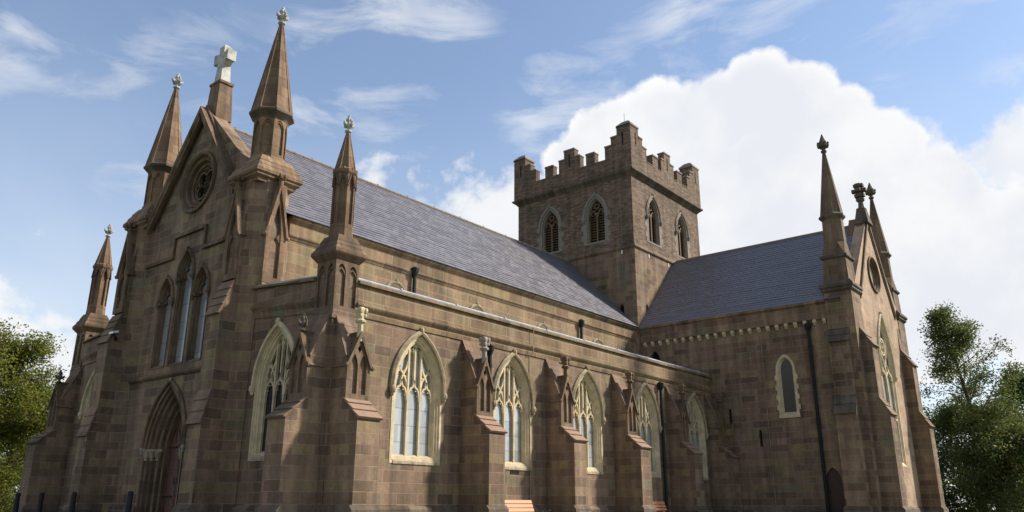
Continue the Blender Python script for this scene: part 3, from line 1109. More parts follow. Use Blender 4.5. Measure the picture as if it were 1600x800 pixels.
def octagon_panels(parent, c, r, z0, z1, hw, depth, mat, rib=0.05):
    """eight blind lancet panels round an octagonal shaft of apothem r"""
    mb = MB()
    side = r * math.tan(math.pi / 8)
    for k in range(8):
        a = math.pi / 4 * k
        fr = fP((c[0] + r * math.cos(a), c[1] + r * math.sin(a)), a)
        h = side - rib
        mb.prism([(-side, z0), (side, z0), (side, z1), (-side, z1)],
                 [arch(0, h, z0 + 0.12, z1 - 0.1 - h * 1.9, z1 - 0.1, 4)], fr, 0.0, depth)
        mb.ribbon(head_arch(0, h, z1 - 0.1 - h * 2.1, z1 - 0.12 - h * 0.2, False), 0.035, fr, depth * 0.3, depth)
    return obj('panelling', mb, mat, parent)


def spire_ribs(parent, c, r0, z0, r1, z1, rad, mat):
    mb = MB()
    k = 1 / math.cos(math.pi / 8)
    for i in range(8):
        a = math.pi / 4 * (i + 0.5)
        mb.tube([(c[0] + r0 * k * math.cos(a), c[1] + r0 * k * math.sin(a), z0), (c[0] + r1 * k * math.cos(a), c[1] + r1 * k * math.sin(a), z1)], [rad, rad * 0.4], 5)
    return obj('ribs', mb, mat, parent)


# ---- corner pinnacles of the aisles
for cy in (0.33, YN - 0.33):
    c = (0.33, cy)
    mb = MB()
    mb.box(c[0] - 0.355, c[0] + 0.355, c[1] - 0.355, c[1] + 0.355, 5.7, 7.52)
    mb.box(c[0] - 0.40, c[0] + 0.40, c[1] - 0.40, c[1] + 0.40, 0.0, 5.93)
    mb.lathe(c, [(0.44, 5.72), (0.44, 5.93), (0.40, 6.03)], 4)
    pin = obj('pinnacle', mb, 'ashlar', CH)
    mb = MB()
    for a in range(4):
        an = math.pi / 2 * a
        fr = fP((c[0] + 0.425 * math.cos(an), c[1] + 0.425 * math.sin(an)), an)
        hl = [arch(sg * 0.205, 0.145, 6.10, 7.12, 7.34, 5) for sg in (-1, 1)]
        sd_ = 0.425 if a % 2 == 0 else 0.355
        mb.prism([(-sd_, 5.95), (sd_, 5.95), (sd_, 7.47), (-sd_, 7.47)], hl, fr, 0.0, 0.07)
        for sg in (-1, 1):
            mb.ribbon(head_arch(sg * 0.205, 0.14, 7.0, 7.22, False), 0.035, fr, 0.02, 0.07)
    obj('panelling', mb, 'trim_stone', pin)
    mb = MB()
    mb.lathe(c, [(0.44, 7.45), (0.48, 7.50), (0.56, 7.60), (0.585, 7.64), (0.585, 7.73), (0.50, 7.86), (0.50, 7.90), (0.42, 8.02), (0.42, 8.06), (0.335, 8.24)], 4)
    obj('cornice', mb, 'trim_stone', pin)
    mb = MB()
    mb.lathe(c, [(0.34, 8.2), (0.32, 8.5), (0.27, 8.52), (0.27, 10.3)], 8)
    sh = obj('shaft', mb, 'spire_stone', pin)
    octagon_panels(sh, c, 0.325, 8.5, 10.25, 0, 0.05, 'spire_stone', 0.035)
    mb = MB()
    for k in range(8):
        a = math.pi / 4 * k
        fr = fP((c[0] + 0.345 * math.cos(a), c[1] + 0.345 * math.sin(a)), a)
        mb.ribbon([(-0.13, 9.82), (0, 10.36), (0.13, 9.82)], 0.05, fr, -0.01, 0.03)
        mb.blob(fr(0, 10.38, 0.01), (0.045, 0.045, 0.06), 6, 4)
    mb.lathe(c, [(0.34, 10.22), (0.36, 10.27), (0.36, 10.36), (0.30, 10.42)], 8)
    obj('gable_ring', mb, 'trim_stone', sh)
    mb = MB()
    mb.lathe(c, [(0.31, 10.34), (0.05, 11.72)], 8)
    sp_ = obj('spire', mb, 'spire_stone', pin)
    spire_ribs(sp_, c, 0.31, 10.34, 0.05, 11.7, 0.022, 'spire_stone')
    finial(pin, c, 11.68, 0.52, 'pale_finial')

# ---- nave west front
XW = -0.10
fw = fW(XW)


def circle(c, z, r, n=32):
    return [(c + r * math.cos(2 * math.pi * i / n), z + r * math.sin(2 * math.pi * i / n)) for i in range(n)]


mb = MB()
LN = [(YC - 1.19, 0.48, 7.65, 8.52), (YC, 0.52, 8.40, 9.36), (YC + 1.19, 0.48, 7.65, 8.52)]
holes = [arch(YC, 1.30, 0.05, 2.30, 4.62)] + [arch(c, h, 5.25, sp, ap, 7) for c, h, sp, ap in LN] + [circle(YC, 12.0, 1.17)]
mb.prism([(4.2, 0), (12.43, 0), (12.43, 11.0), (YC, 15.0), (4.2, 11.0)], holes, fw, 0.0, 0.6)
obj('gable_wall', mb, 'ashlar', CH)
# great door: stepped orders, leaf, capitals
mb = MB()
dp = [(-0.01, -0.03), (0.07, -0.03), (0.09, 0.05), (0.13, 0.06), (0.16, 0.02), (0.20, 0.06), (0.22, 0.16), (0.27, 0.17), (0.30, 0.13), (0.34, 0.17),
      (0.36, 0.28), (0.42, 0.29), (0.45, 0.25), (0.50, 0.30), (0.52, 0.42), (0.58, 0.46), (0.60, 0.62)]
moulded(mb, fw, YC, 1.30, 0.05, 2.30, 4.62, dp, False)
pt = obj('portal', mb, 'trim_stone', CH)
for sg in (-1, 1):
    mb = MB()
    for k, (dl, dpt) in enumerate(((0.15, 0.04), (0.31, 0.15), (0.46, 0.28))):
        u = YC + sg * (1.30 - dl)
        c3 = fw(u, 0, dpt)
        mb.lathe((c3[0], c3[1]), [(0.07, 2.12), (0.055, 2.17), (0.08, 2.2), (0.11, 2.36), (0.12, 2.42)], 8)
    a = fw(YC + sg * 0.78, 0, 0.36)
    b = fw(YC + sg * 1.26, 0, -0.04)
    mb.hexa([fw(YC + sg * 0.76, 2.40, 0.42), fw(YC + sg * 1.22, 2.40, 0.02), fw(YC + sg * 1.24, 2.40, -0.08), fw(YC + sg * 0.72, 2.40, 0.34)],
            [fw(YC + sg * 0.76, 2.50, 0.42), fw(YC + sg * 1.22, 2.50, 0.02), fw(YC + sg * 1.24, 2.50, -0.08), fw(YC + sg * 0.72, 2.50, 0.34)])
    obj('capital', mb, 'hood_stone', pt)
hood('hood_mould', pt, fw, YC, 1.30, 2.62, 4.66, 'trim_stone', 0.1, 0.12, 0.1, True, 'finial_stone')
dh = 0.71
mb = MB()
mb.prism(arch(YC, dh, 0.06, 2.30, 4.02), [], fw, 0.60, 0.68)
door = obj('door', mb, 'door_wood', CH)
mb = MB()
for sg in (-1, 1):
    u = YC + sg * dh / 2
    for z0_, z1_ in ((0.15, 0.9), (1.02, 1.75), (1.87, 2.5)):
        mb.ribbon([(u - 0.27, z0_), (u + 0.27, z0_), (u + 0.27, z1_), (u - 0.27, z1_)], 0.055, fw, 0.565, 0.61, True)
    mb.ribbon(head_arch(u, 0.27, 2.62, 3.3, False), 0.05, fw, 0.565, 0.61)
    mb.ribbon([(u - 0.27, 2.62), (u + 0.27, 2.62)], 0.06, fw, 0.565, 0.61)
    mb.ribbon([(u, 2.64), (u, 3.2)], 0.03, fw, 0.575, 0.61)
mb.ribbon([(YC, 0.06), (YC, 3.98)], 0.05, fw, 0.56, 0.61)
obj('door_panel', mb, 'door_wood', door)
for sg in (-1, 1):
    for z in (0.95, 2.55):
        mb = MB()
        mb.ribbon([(YC + sg * 0.70, z), (YC + sg * 0.2, z)], 0.05, fw, 0.545, 0.57)
        obj('hinge', mb, 'black_iron', door)
    mb = MB()
    mb.tube([fw(YC + sg * 0.08, 1.35, 0.54), fw(YC + sg * 0.08, 1.55, 0.54)], 0.015, 6)
    obj('handle', mb, 'black_iron', door)
# three lancets under a stepped string
for c, h, sp, ap in LN:
    mb = MB()
    moulded(mb, fw, c, h, 5.25, sp, ap, [(-0.01, -0.02), (0.05, -0.02), (0.065, 0.04), (0.09, 0.05), (0.10, 0.11), (0.125, 0.12), (0.14, 0.22)], True)
    lw = obj('lancet_window', mb, 'trim_stone', CH)
    pb = MB()
    pb.sheet(arch_off(c, h, 5.25, sp, ap, 0.135, 0.13), fw, 0.21)
    obj('pane', pb, 'west_glass', lw)
    hg = h - 0.14
    for s in (-1, 1):
        for q in (0.02, 0.34):
            tb = MB()
            z = sp + q
            x = c + s * (hg - (0.02 if q < 0.1 else 0.10))
            tb.prism([(x + s * 0.08, z - 0.09), (x + s * 0.08, z + 0.16), (x - s * 0.085, z)], [], fw, 0.13, 0.20)
            obj('cusp', tb, 'trim_stone', lw)
    hood('hood_mould', lw, fw, c, h - 0.02, sp, ap, 'trim_stone', 0.09, 0.11, 0.0, True, 'dark_stone')
    cb = MB()
    for s in (-1, 1):
        u = c + s * (h - 0.05)
        cb.hexa([fw(u - 0.11, sp - 0.10, 0.10), fw(u + 0.11, sp - 0.10, 0.10), fw(u + 0.11, sp - 0.10, -0.05), fw(u - 0.11, sp - 0.10, -0.05)],
                [fw(u - 0.13, sp + 0.02, 0.10), fw(u + 0.13, sp + 0.02, 0.10), fw(u + 0.13, sp + 0.02, -0.09), fw(u - 0.13, sp + 0.02, -0.09)])
        cc = fw(u, 0, 0.045)
        cb.lathe((cc[0], cc[1]), [(0.045, 5.45), (0.045, sp - 0.1)], 8)
    obj('colonnette', cb, 'trim_stone', lw)
STR = [(-0.1, 0.0), (0.05, 0.0), (0.12, 0.07), (0.12, 0.12), (0.0, 0.20), (-0.1, 0.20)]
mb = MB()
run_y(mb, [(o, z + 4.86) for o, z in STR], XW, 5.35, 11.28)
sc_ = obj('string_course', mb, 'trim_stone', CH)
mb = MB()
stp = [(5.3, 9.28), (YC - 1.05, 9.28), (YC - 1.05, 10.06), (YC + 1.05, 10.06), (YC + 1.05, 9.28), (11.33, 9.28)]
mb.ribbon([stp[0], (YC - 1.10, 9.28)], 0.12, fw, -0.10, 0.05)
mb.ribbon([(YC - 1.05, 9.22), (YC - 1.05, 10.12)], 0.10, fw, -0.095, 0.05)
mb.ribbon([(YC - 1.0, 10.06), (YC + 1.0, 10.06)], 0.12, fw, -0.10, 0.05)
mb.ribbon([(YC + 1.05, 10.12), (YC + 1.05, 9.22)], 0.10, fw, -0.095, 0.05)
mb.ribbon([(YC + 1.10, 9.28), stp[5]], 0.12, fw, -0.10, 0.05)
obj('string_course', mb, 'trim_stone', CH)
# rose window: stepped rings, pierced quatrefoil, dark glass
mb = MB()
rings = [(1.20, -0.02), (1.18, -0.10), (1.10, -0.11), (1.04, -0.04), (1.02, 0.06), (0.96, 0.08), (0.93, 0.03), (0.88, 0.07), (0.86, 0.20), (0.80, 0.22), (0.77, 0.17), (0.72, 0.21), (0.70, 0.40)]
mb.loft([[fw(p[0], p[1], d) for p in circle(YC, 12.0, r, 40)] for r, d in rings])
rw = obj('rose_window', mb, 'trim_stone', CH)
mb = MB()
mb.sheet(circle(YC, 12.0, 0.71), fw, 0.44)
obj('pane', mb, 'void_dark', rw)
mb = MB()
for k in range(4):
    a = math.pi / 4 + math.pi / 2 * k
    mb.ribbon(circle(YC + 0.36 * math.cos(a), 12 + 0.36 * math.sin(a), 0.27, 18), 0.06, fw, 0.27, 0.40, True)
    a = math.pi / 2 * k
    mb.ribbon(circle(YC + 0.53 * math.cos(a), 12 + 0.53 * math.sin(a), 0.12, 12), 0.045, fw, 0.29, 0.40, True)
mb.ribbon(circle(YC, 12, 0.69, 40), 0.05, fw, 0.27, 0.40, True)
mb.ribbon(circle(YC, 12, 0.13, 14), 0.05, fw, 0.27, 0.40, True)
obj('tracery', mb, 'trim_stone', rw)


def gable_coping(axis, cpos, c, zap, half, zfoot, d0, d1, mat, name='coping'):
    """stepped stone ridge on a gable; along 'Y' (west front) or 'X' (transept). d0 front, d1 back"""
    mb = MB()
    for s in (-1, 1):
        def P(q, off, d):
            u = c + s * half * q
            z = zap + (zfoot - zap) * q + off
            return (cpos + d, u, z) if axis == 'Y' else (u, cpos + d, z)
        for (da, db, oa, ob) in ((d0, d0 + 0.22, -0.42, -0.13), (d0 + 0.22, d0 + 0.5, -0.4, 0.0), (d0 + 0.5, d1, -0.4, -0.10)):
            mb.hexa([P(0, oa, da), P(0, ob - 0.02, da), P(0, ob, db), P(0, oa, db)], [P(1, oa, da), P(1, ob - 0.02, da), P(1, ob, db), P(1, oa, db)])
        # slim moulding under the front edge
        mb.hexa([P(0.02, -0.60, d0 + 0.06), P(0.02, -0.40, d0 + 0.02), P(0.02, -0.40, d0 + 0.2), P(0.02, -0.60, d0 + 0.2)],
                [P(1, -0.60, d0 + 0.06), P(1, -0.40, d0 + 0.02), P(1, -0.40, d0 + 0.2), P(1, -0.60, d0 + 0.2)])
    return obj(name, mb, mat, CH)


gable_coping('Y', 0.0, YC, 15.15, 2.95, 11.15, -0.42, 0.66, 'trim_stone')
# pedestal and cross on the west gable
mb = MB()
mb.hexa([(0.0, YC - 0.42, 14.6), (0.66, YC - 0.42, 14.6), (0.66, YC + 0.42, 14.6), (0.0, YC + 0.42, 14.6)],
        [(0.05, YC - 0.33, 16.12), (0.58, YC - 0.33, 16.12), (0.58, YC + 0.33, 16.12), (0.05, YC + 0.33, 16.12)])
mb.box(0.02, 0.61, YC - 0.38, YC + 0.38, 16.12, 16.22)
cr = obj('gable_cross', mb, 'trim_stone', CH)
mb = MB()
mb.hexa([(0.11, YC - 0.25, 16.22), (0.52, YC - 0.25, 16.22), (0.52, YC + 0.25, 16.22), (0.11, YC + 0.25, 16.22)],
        [(0.15, YC - 0.17, 17.1), (0.48, YC - 0.17, 17.1), (0.48, YC + 0.17, 17.1), (0.15, YC + 0.17, 17.1)])
mb.box(0.15, 0.48, YC - 0.17, YC + 0.17, 17.1, 17.82)
mb.hexa([(0.15, YC - 0.17, 17.82), (0.48, YC - 0.17, 17.82), (0.48, YC + 0.17, 17.82), (0.15, YC + 0.17, 17.82)],
        [(0.26, YC - 0.04, 17.95), (0.37, YC - 0.04, 17.95), (0.37, YC + 0.04, 17.95), (0.26, YC + 0.04, 17.95)])
for s in (-1, 1):
    mb.hexa([(0.16, YC + s * 0.17, 17.16), (0.47, YC + s * 0.17, 17.16), (0.47, YC + s * 0.17, 17.54), (0.16, YC + s * 0.17, 17.54)],
            [(0.13, YC + s * 0.48, 17.13), (0.50, YC + s * 0.48, 17.13), (0.50, YC + s * 0.48, 17.58), (0.13, YC + s * 0.48, 17.58)])
    mb.hexa([(0.16, YC + s * 0.17, 17.0), (0.47, YC + s * 0.17, 17.0), (0.47, YC + s * 0.17, 17.16), (0.16, YC + s * 0.17, 17.16)],
            [(0.2, YC + s * 0.42, 17.1), (0.43, YC + s * 0.42, 17.1), (0.43, YC + s * 0.42, 17.13), (0.2, YC + s * 0.42, 17.13)])
obj('cross', mb, 'pale_stone', cr)


# ---- west turrets
def nave_turret(cy, s):
    c = (0.32, cy)
    mb = MB()
    # chamfered core
    q, k = 0.76, 0.36
    loop = [(-q, -k), (-k, -q), (k, -q), (q, -k), (q, k), (k, q), (-k, q), (-q, k)]
    mb.hexa([(c[0] + x, c[1] + y, 0) for x, y in loop], [(c[0] + x, c[1] + y, 10.95) for x, y in loop])
    tur = obj('turret', mb, 'ashlar', CH)
    hw = 0.37
    # buttress facing west
    fr = fW(c[0])
    mb = MB()
    prof = [(0.3, 0.0), (1.50, 0.0), (1.50, 3.05), (1.30, 3.98), (1.30, 6.40), (0.97, 7.38), (0.90, 7.38), (0.90, 9.3), (0.70, 10.5), (0.3, 10.5)]
    mb.hexa([fr(cy - hw, z, -a) for a, z in prof], [fr(cy + hw, z, -a) for a, z in prof])
    b = obj('buttress', mb, 'ashlar', tur)
    weathering(tur, fr, cy - hw, cy + hw, (1.28, 4.05), (1.53, 3.02), 3, 'weathering_stone')
    weathering(tur, fr, cy - hw, cy + hw, (0.95, 7.45), (1.33, 6.36), 4, 'weathering_stone')
    lancets_panel(tur, fr, cy, hw, 7.5, 9.05, 10.80, -1.00, 0.09, 'trim_stone', lights=1, back=0.5)
    butt_finial(tur, fr(cy, 0, -0.98), 10.80, 11.02, 'trim_stone', 'gablet_finial')
    pb = MB()
    lo = [(0.3, 0.0), (1.60, 0.0), (1.60, 0.60), (1.49, 0.72), (0.3, 0.72)]
    pb.hexa([fr(cy - hw - 0.09, z, -a) for a, z in lo], [fr(cy + hw + 0.09, z, -a) for a, z in lo])
    obj('plinth', pb, 'plinth_stone', tur)
    # buttress facing along the front, above the aisle
    fr = fS(c[1]) if s < 0 else fN(c[1])
    mb = MB()
    prof = [(0.3, 6.6), (1.3, 6.6), (1.3, 6.9), (0.97, 7.4), (0.88, 7.4), (0.88, 9.3), (0.70, 10.5), (0.3, 10.5)]
    mb.hexa([fr(c[0] - hw, z, -a) for a, z in prof], [fr(c[0] + hw, z, -a) for a, z in prof])
    obj('buttress', mb, 'ashlar', tur)
    lancets_panel(tur, fr, c[0], hw, 7.42, 9.10, 10.95, -0.97, 0.09, 'spire_stone', lights=1, back=0.5, copmat='spire_stone')
    butt_finial(tur, fr(c[0], 0, -0.95), 10.92, 11.14, 'spire_stone', 'gablet_finial')
    # square cornice and broach
    mb = MB()
    mb.lathe(c, [(0.72, 10.85), (0.74, 10.95), (0.84, 11.03), (0.84, 11.09), (0.90, 11.14), (0.90, 11.24), (0.80, 11.40), (0.80, 11.45), (0.70, 11.6), (0.70, 11.65), (0.56, 11.86)], 4)
    obj('cornice', mb, 'spire_stone', tur)
    mb = MB()
    mb.lathe(c, [(0.58, 11.80), (0.56, 11.95), (0.47, 11.97), (0.47, 13.45)], 8)
    sh = obj('shaft', mb, 'spire_stone', tur)
    octagon_panels(sh, c, 0.53, 11.93, 13.42, 0, 0.06, 'spire_stone', 0.04)
    mb = MB()
    mb.lathe(c, [(0.54, 13.36), (0.56, 13.42), (0.67, 13.52), (0.72, 13.56), (0.72, 13.64), (0.66, 13.70)], 8)
    obj('cornice', mb, 'dark_stone', sh)
    mb = MB()
    mb.lathe(c, [(0.655, 13.67), (0.06, 17.40)], 8)
    sp_ = obj('spire', mb, 'spire_stone', tur)
    spire_ribs(sp_, c, 0.65, 13.69, 0.06, 17.38, 0.03, 'spire_stone')
    finial(tur, c, 17.34, 0.64, 'pale_finial')
    return tur


nave_turret(4.62, -1)
nave_turret(YN - 4.62, 1)
mb = MB()
run_y(mb, [(-0.2, 0), (0.09, 0), (0.09, 0.60), (0.0, 0.70), (-0.2, 0.70)], XW, 5.1, YC - 1.3)
obj('plinth', mb, 'plinth_stone', CH)
mb = MB()
run_y(mb, [(-0.2, 0), (0.09, 0), (0.09, 0.60), (0.0, 0.70), (-0.2, 0.70)], XW, YC + 1.3, YN - 5.1)
obj('plinth', mb, 'plinth_stone', CH)

# ---- clerestory and nave roof
mb = MB()
CX = [5.87 + 4.6 * i for i in range(4)]
mb.prism([(0.9, 6.3), (23.7, 6.3), (23.7, 9.4), (0.9, 9.4)], [arch(c, 0.5, 7.55, 8.2, 8.72, 6) for c in CX], fS(4.0), 0.0, 0.5)
obj('clerestory_wall', mb, 'parapet_stone', CH)
mb = MB()
mb.prism([(0.9, 0.0), (32, 0.0), (32, 9.9), (0.9, 9.9)], [], fN(YN - 4.0), 0.0, 0.5)
mb.prism([(0.4, 0.0), (32, 0.0), (32, 7.0), (0.4, 7.0)], [], fN(YN), 0.0, 0.5)
mb.box(32.2, 32.7, 4.0, YN - 4.0, 0, 9.9)
obj('north_wall', mb, 'ashlar', CH)
mb = MB()
mb.hexa([(0.8, YN - 0.29, 6.9), (32, YN - 0.29, 6.9), (32, YN - 4.1, 7.5), (0.8, YN - 4.1, 7.5)], [(0.8, YN - 0.29, 7.05), (32, YN - 0.29, 7.05), (32, YN - 4.1, 7.6), (0.8, YN - 4.1, 7.6)])
obj('aisle_roof', mb, 'lead', CH)
for c in CX:
    mb = MB()
    moulded(mb, fS(4.0), c, 0.5, 7.55, 8.2, 8.72, [(-0.01, -0.02), (0.06, -0.02), (0.12, 0.1), (0.16, 0.2)])
    wn_ = obj('clerestory_window', mb, 'cream_stone', CH)
    pb = MB()
    pb.sheet(arch_off(c, 0.5, 7.55, 8.2, 8.72, 0.15, 0.15), fS(4.0), 0.22)
    obj('pane', pb, 'dark_glass', wn_)
    hood('hood_mould', wn_, fS(4.0), c, 0.5, 8.15, 8.69, 'hood_stone', 0.1, 0.1, 0.0)
CLP = [(-0.2, 9.18), (0.02, 9.18), (0.05, 9.24), (0.10, 9.30), (0.10, 9.36), (0.06, 9.38), (0.06, 9.80), (0.12, 9.84), (0.2, 9.88), (0.2, 9.98), (-0.2, 9.98)]
mb = MB()
run_x(mb, CLP, 4.0, 1.0, 23.5)
obj('eaves_parapet', mb, 'parapet_stone', CH)
mb = MB()
run_x(mb, CLP, YN - 4.0, 1.0, 32.0, 1)
obj('eaves_parapet', mb, 'parapet_stone', CH)


def slate_slope(mb, P0, P1, along, L, rowz=0.155, thick=0.018, seed=1):
    """rows of slates from eave line P0..P1 direction 'along' (vector, length L) up to the ridge; P0 eave, P1 ridge above it"""
    P0, P1, A = Vector(P0), Vector(P1), Vector(along)
    up = P1 - P0
    n = max(1, round(up.z / rowz))
    nrm = A.cross(up).normalized()
    if nrm.z < 0:
        nrm = -nrm
    rnd = random.Random(seed)
    for i in range(n):
        a = P0 + up * (i / n) + nrm * (thick + rnd.uniform(-0.003, 0.004))
        b = P0 + up * ((i + 1.12) / n) + nrm * 0.002
        a2 = P0 + up * (i / n) - nrm * 0.004
        m = 10
        vs, fs = [], []
        for k in range(m + 1):
            q = A * (L * k / m)
            jig = nrm * rnd.uniform(-0.004, 0.004)
            vs += [a2 + q, a + q + jig, b + q]
        for k in range(m):
            o = 3 * k
            fs += [(o, o + 3, o + 4, o + 1), (o + 1, o + 4, o + 5, o + 2)]
        mb.add(vs, fs)


ZE, ZR = 9.96, 14.55
mb = MB()
slate_slope(mb, (0.55, 3.74, ZE), (0.55, YC, ZR), (1, 0, 0), 22.95, seed=3)
slate_slope(mb, (0.55, YN - 3.74, ZE), (0.55, YC, ZR), (1, 0, 0), 22.95, seed=4)
rf = obj('nave_roof', mb, 'slate', CH, recalc=False)
mb = MB()
for k in range(50):
    x = 0.62 + 0.457 * k
    mb.tube([(x, YC, ZR + 0.03), (x + 0.44, YC, ZR + 0.03)], 0.075, 8)
    if k % 4 == 1:
        mb.lathe((x, YC), [(0.03, ZR + 0.05), (0.03, ZR + 0.14)], 6)
obj('ridge_tiles', mb, 'grey_stone', rf)

# ---- central tower
TX0, TX1, TY0, TY1 = 23.46, 31.96, 3.80, 12.30
TCX, TCY = (TX0 + TX1) / 2, (TY0 + TY1) / 2
mb = MB()
mb.prism([(TY0, 8.0), (TY1, 8.0), (TY1, 14.7), (TY0, 14.7)], [arch(4.80, 0.17, 10.45, 11.15, 11.45, 4)], fW(TX0), 0.0, 0.4)
mb.prism([(TX0 + 0.4, 8.0), (TX1, 8.0), (TX1, 14.7), (TX0 + 0.4, 14.7)], [arch(24.55, 0.17, 10.3, 11.2, 11.5, 4)], fS(TY0), 0.0, 0.4)
mb.box(TX1 - 0.4, TX1, TY0 + 0.4, TY1, 8, 14.7)
mb.box(TX0 + 0.4, TX1 - 0.4, TY1 - 0.4, TY1, 8, 14.7)
tow = obj('tower', mb, 'ashlar', CH)
mb = MB()
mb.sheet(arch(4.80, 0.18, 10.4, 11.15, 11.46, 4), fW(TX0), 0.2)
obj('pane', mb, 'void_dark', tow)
mb = MB()
mb.sheet(arch(24.55, 0.18, 10.25, 11.2, 11.52, 4), fS(TY0), 0.12)
obj('pane', mb, 'sill_stone', tow)
BW = [6.38, 9.72]
BX = [25.92, 29.50]
B_H, B_Z0, B_SP, B_AP = 0.72, 15.35, 17.10, 18.32
mb = MB()
ins = 0.06
mb.prism([(TY0 + ins, 14.7), (TY1 - ins, 14.7), (TY1 - ins, 19.3), (TY0 + ins, 19.3)], [arch(c, B_H, B_Z0, B_SP, B_AP) for c in BW], fW(TX0 + ins), 0.0, 0.5)
mb.prism([(TX0 + ins + 0.5, 14.7), (TX1 - ins, 14.7), (TX1 - ins, 19.3), (TX0 + ins + 0.5, 19.3)], [arch(c, B_H, B_Z0, B_SP, B_AP) for c in BX], fS(TY0 + ins), 0.0, 0.5)
mb.box(TX1 - 0.5, TX1 - ins, TY0 + 0.56, TY1 - 0.6, 14.7, 19.3)
mb.box(TX0 + 0.56, TX1 - ins, TY1 - 0.5, TY1 - ins, 14.7, 19.3)
mb.box(TX0 + 0.6, TX1 - 0.6, TY0 + 0.6, TY1 - 0.6, 19.32, 19.5)
obj('belfry_stage', mb, 'rubble', tow)
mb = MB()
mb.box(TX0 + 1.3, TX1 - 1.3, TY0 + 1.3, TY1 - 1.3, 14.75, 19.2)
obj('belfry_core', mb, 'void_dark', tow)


def belfry_window(fr, c):
    mb = MB()
    moulded(mb, fr, c, B_H, B_Z0, B_SP, B_AP, [(-0.01, -0.02), (0.09, -0.02), (0.10, 0.06), (0.14, 0.08), (0.17, 0.22)])
    wn_ = obj('belfry_window', mb, 'grey_stone', CH)
    # flush quoins of dressed stone on each side of the opening
    for s in (-1, 1):
        sb = MB()
        for k in range(6):
            wq = 0.30 if k % 2 else 0.16
            z = B_Z0 + 0.31 * k
            x0_, x1_ = sorted((c + s * (B_H - 0.0), c + s * (B_H + wq)))
            sb.prism([(x0_, z), (x1_, z), (x1_, z + 0.30), (x0_, z + 0.30)], [], fr, -0.012, 0.05)
        obj('quoin', sb, 'grey_stone', wn_)
    g = 0.17
    hg = B_H - g
    lb = MB()
    n = 15
    for k in range(n):
        z = B_Z0 + 0.2 + k * 0.165
        if z + 0.2 > B_AP - 0.3:
            break
        hh = hg
        if z > B_SP:
            # narrow with the arch
            rise = B_AP - B_SP
            rad = (rise * rise + B_H * B_H) / (2 * B_H) - g
            q = rad * rad - (z + 0.1 - B_SP) ** 2
            hh = math.sqrt(max(q, 0)) - (rad - hg)
            if hh < 0.1:
                break
        lo = [(0.26, z), (0.28, z - 0.03), (0.52, z + 0.15), (0.50, z + 0.18)]
        lb.hexa([fr(c - hh, zz, d) for d, zz in lo], [fr(c + hh, zz, d) for d, zz in lo])
    obj('louvre', lb, 'louvre_wood', wn_)
    tb = MB()
    tb.ribbon([(c, B_Z0 + 0.15), (c, B_SP + 0.2)], 0.09, fr, 0.16, 0.27)
    for s in (-1, 1):
        tb.ribbon([(c + s * (hg - 0.02), B_Z0 + 0.15), (c + s * (hg - 0.02), B_SP)], 0.06, fr, 0.17, 0.26)
        cc = c + s * hg / 2
        tb.ribbon(head_arch(cc, hg / 2, B_SP - 0.2, B_SP + 0.42, False), 0.07, fr, 0.17, 0.27)
        cusps(tb, cc, hg / 2 - 0.02, B_SP - 0.15, B_SP + 0.35, fr, 0.18, 0.26, 0.06)
    tb.ribbon(circle(c, B_SP + 0.62, 0.16, 12), 0.06, fr, 0.17, 0.27, True)
    tb.ribbon(arch_head(c, hg, 0, B_SP, B_AP - 0.2, 0.02), 0.06, fr, 0.17, 0.26)
    obj('tracery', tb, 'louvre_wood', wn_)
    hood('hood_mould', wn_, fr, c, B_H + 0.03, B_SP, B_AP + 0.03, 'grey_stone', 0.14, 0.11, 0.12, True)


for c in BW:
    belfry_window(fW(TX0 + ins), c)
for c in BX:
    belfry_window(fS(TY0 + ins), c)


def ring(mb, x0, x1, y0, y1, prof):
    mb.loft([[(x0 - o, y0 - o, z), (x1 + o, y0 - o, z), (x1 + o, y1 + o, z), (x0 - o, y1 + o, z)] for o, z in prof], True)


mb = MB()
ring(mb, TX0, TX1, TY0, TY1, [(-0.1, 14.55), (0.02, 14.55), (0.05, 14.62), (0.09, 14.64), (0.09, 14.72), (-0.02, 14.90), (-0.1, 14.92)])
obj('string_course', mb, 'trim_stone', tow)
mb = MB()
ring(mb, TX0, TX1, TY0, TY1, [(-0.12, 19.05), (-0.02, 19.05), (0.04, 19.14), (0.10, 19.18), (0.20, 19.26), (0.24, 19.30), (0.24, 19.38), (0.14, 19.44), (-0.05, 19.47), (-0.12, 19.47)])
obj('cornice', mb, 'dark_stone', tow)
# battlements: (half-distance from the centre, top)
PT = 0.14
H = (TX1 - TX0) / 2 + PT
ZB, ZM = 20.32, 21.02
steps = [(H, 22.15), (H - 0.92, 21.62), (H - 1.36, 21.12), (H - 1.80, ZB), (H - 2.52, ZM), (H - 3.16, ZB), (0.80, 21.16), (0.40, 21.72)]


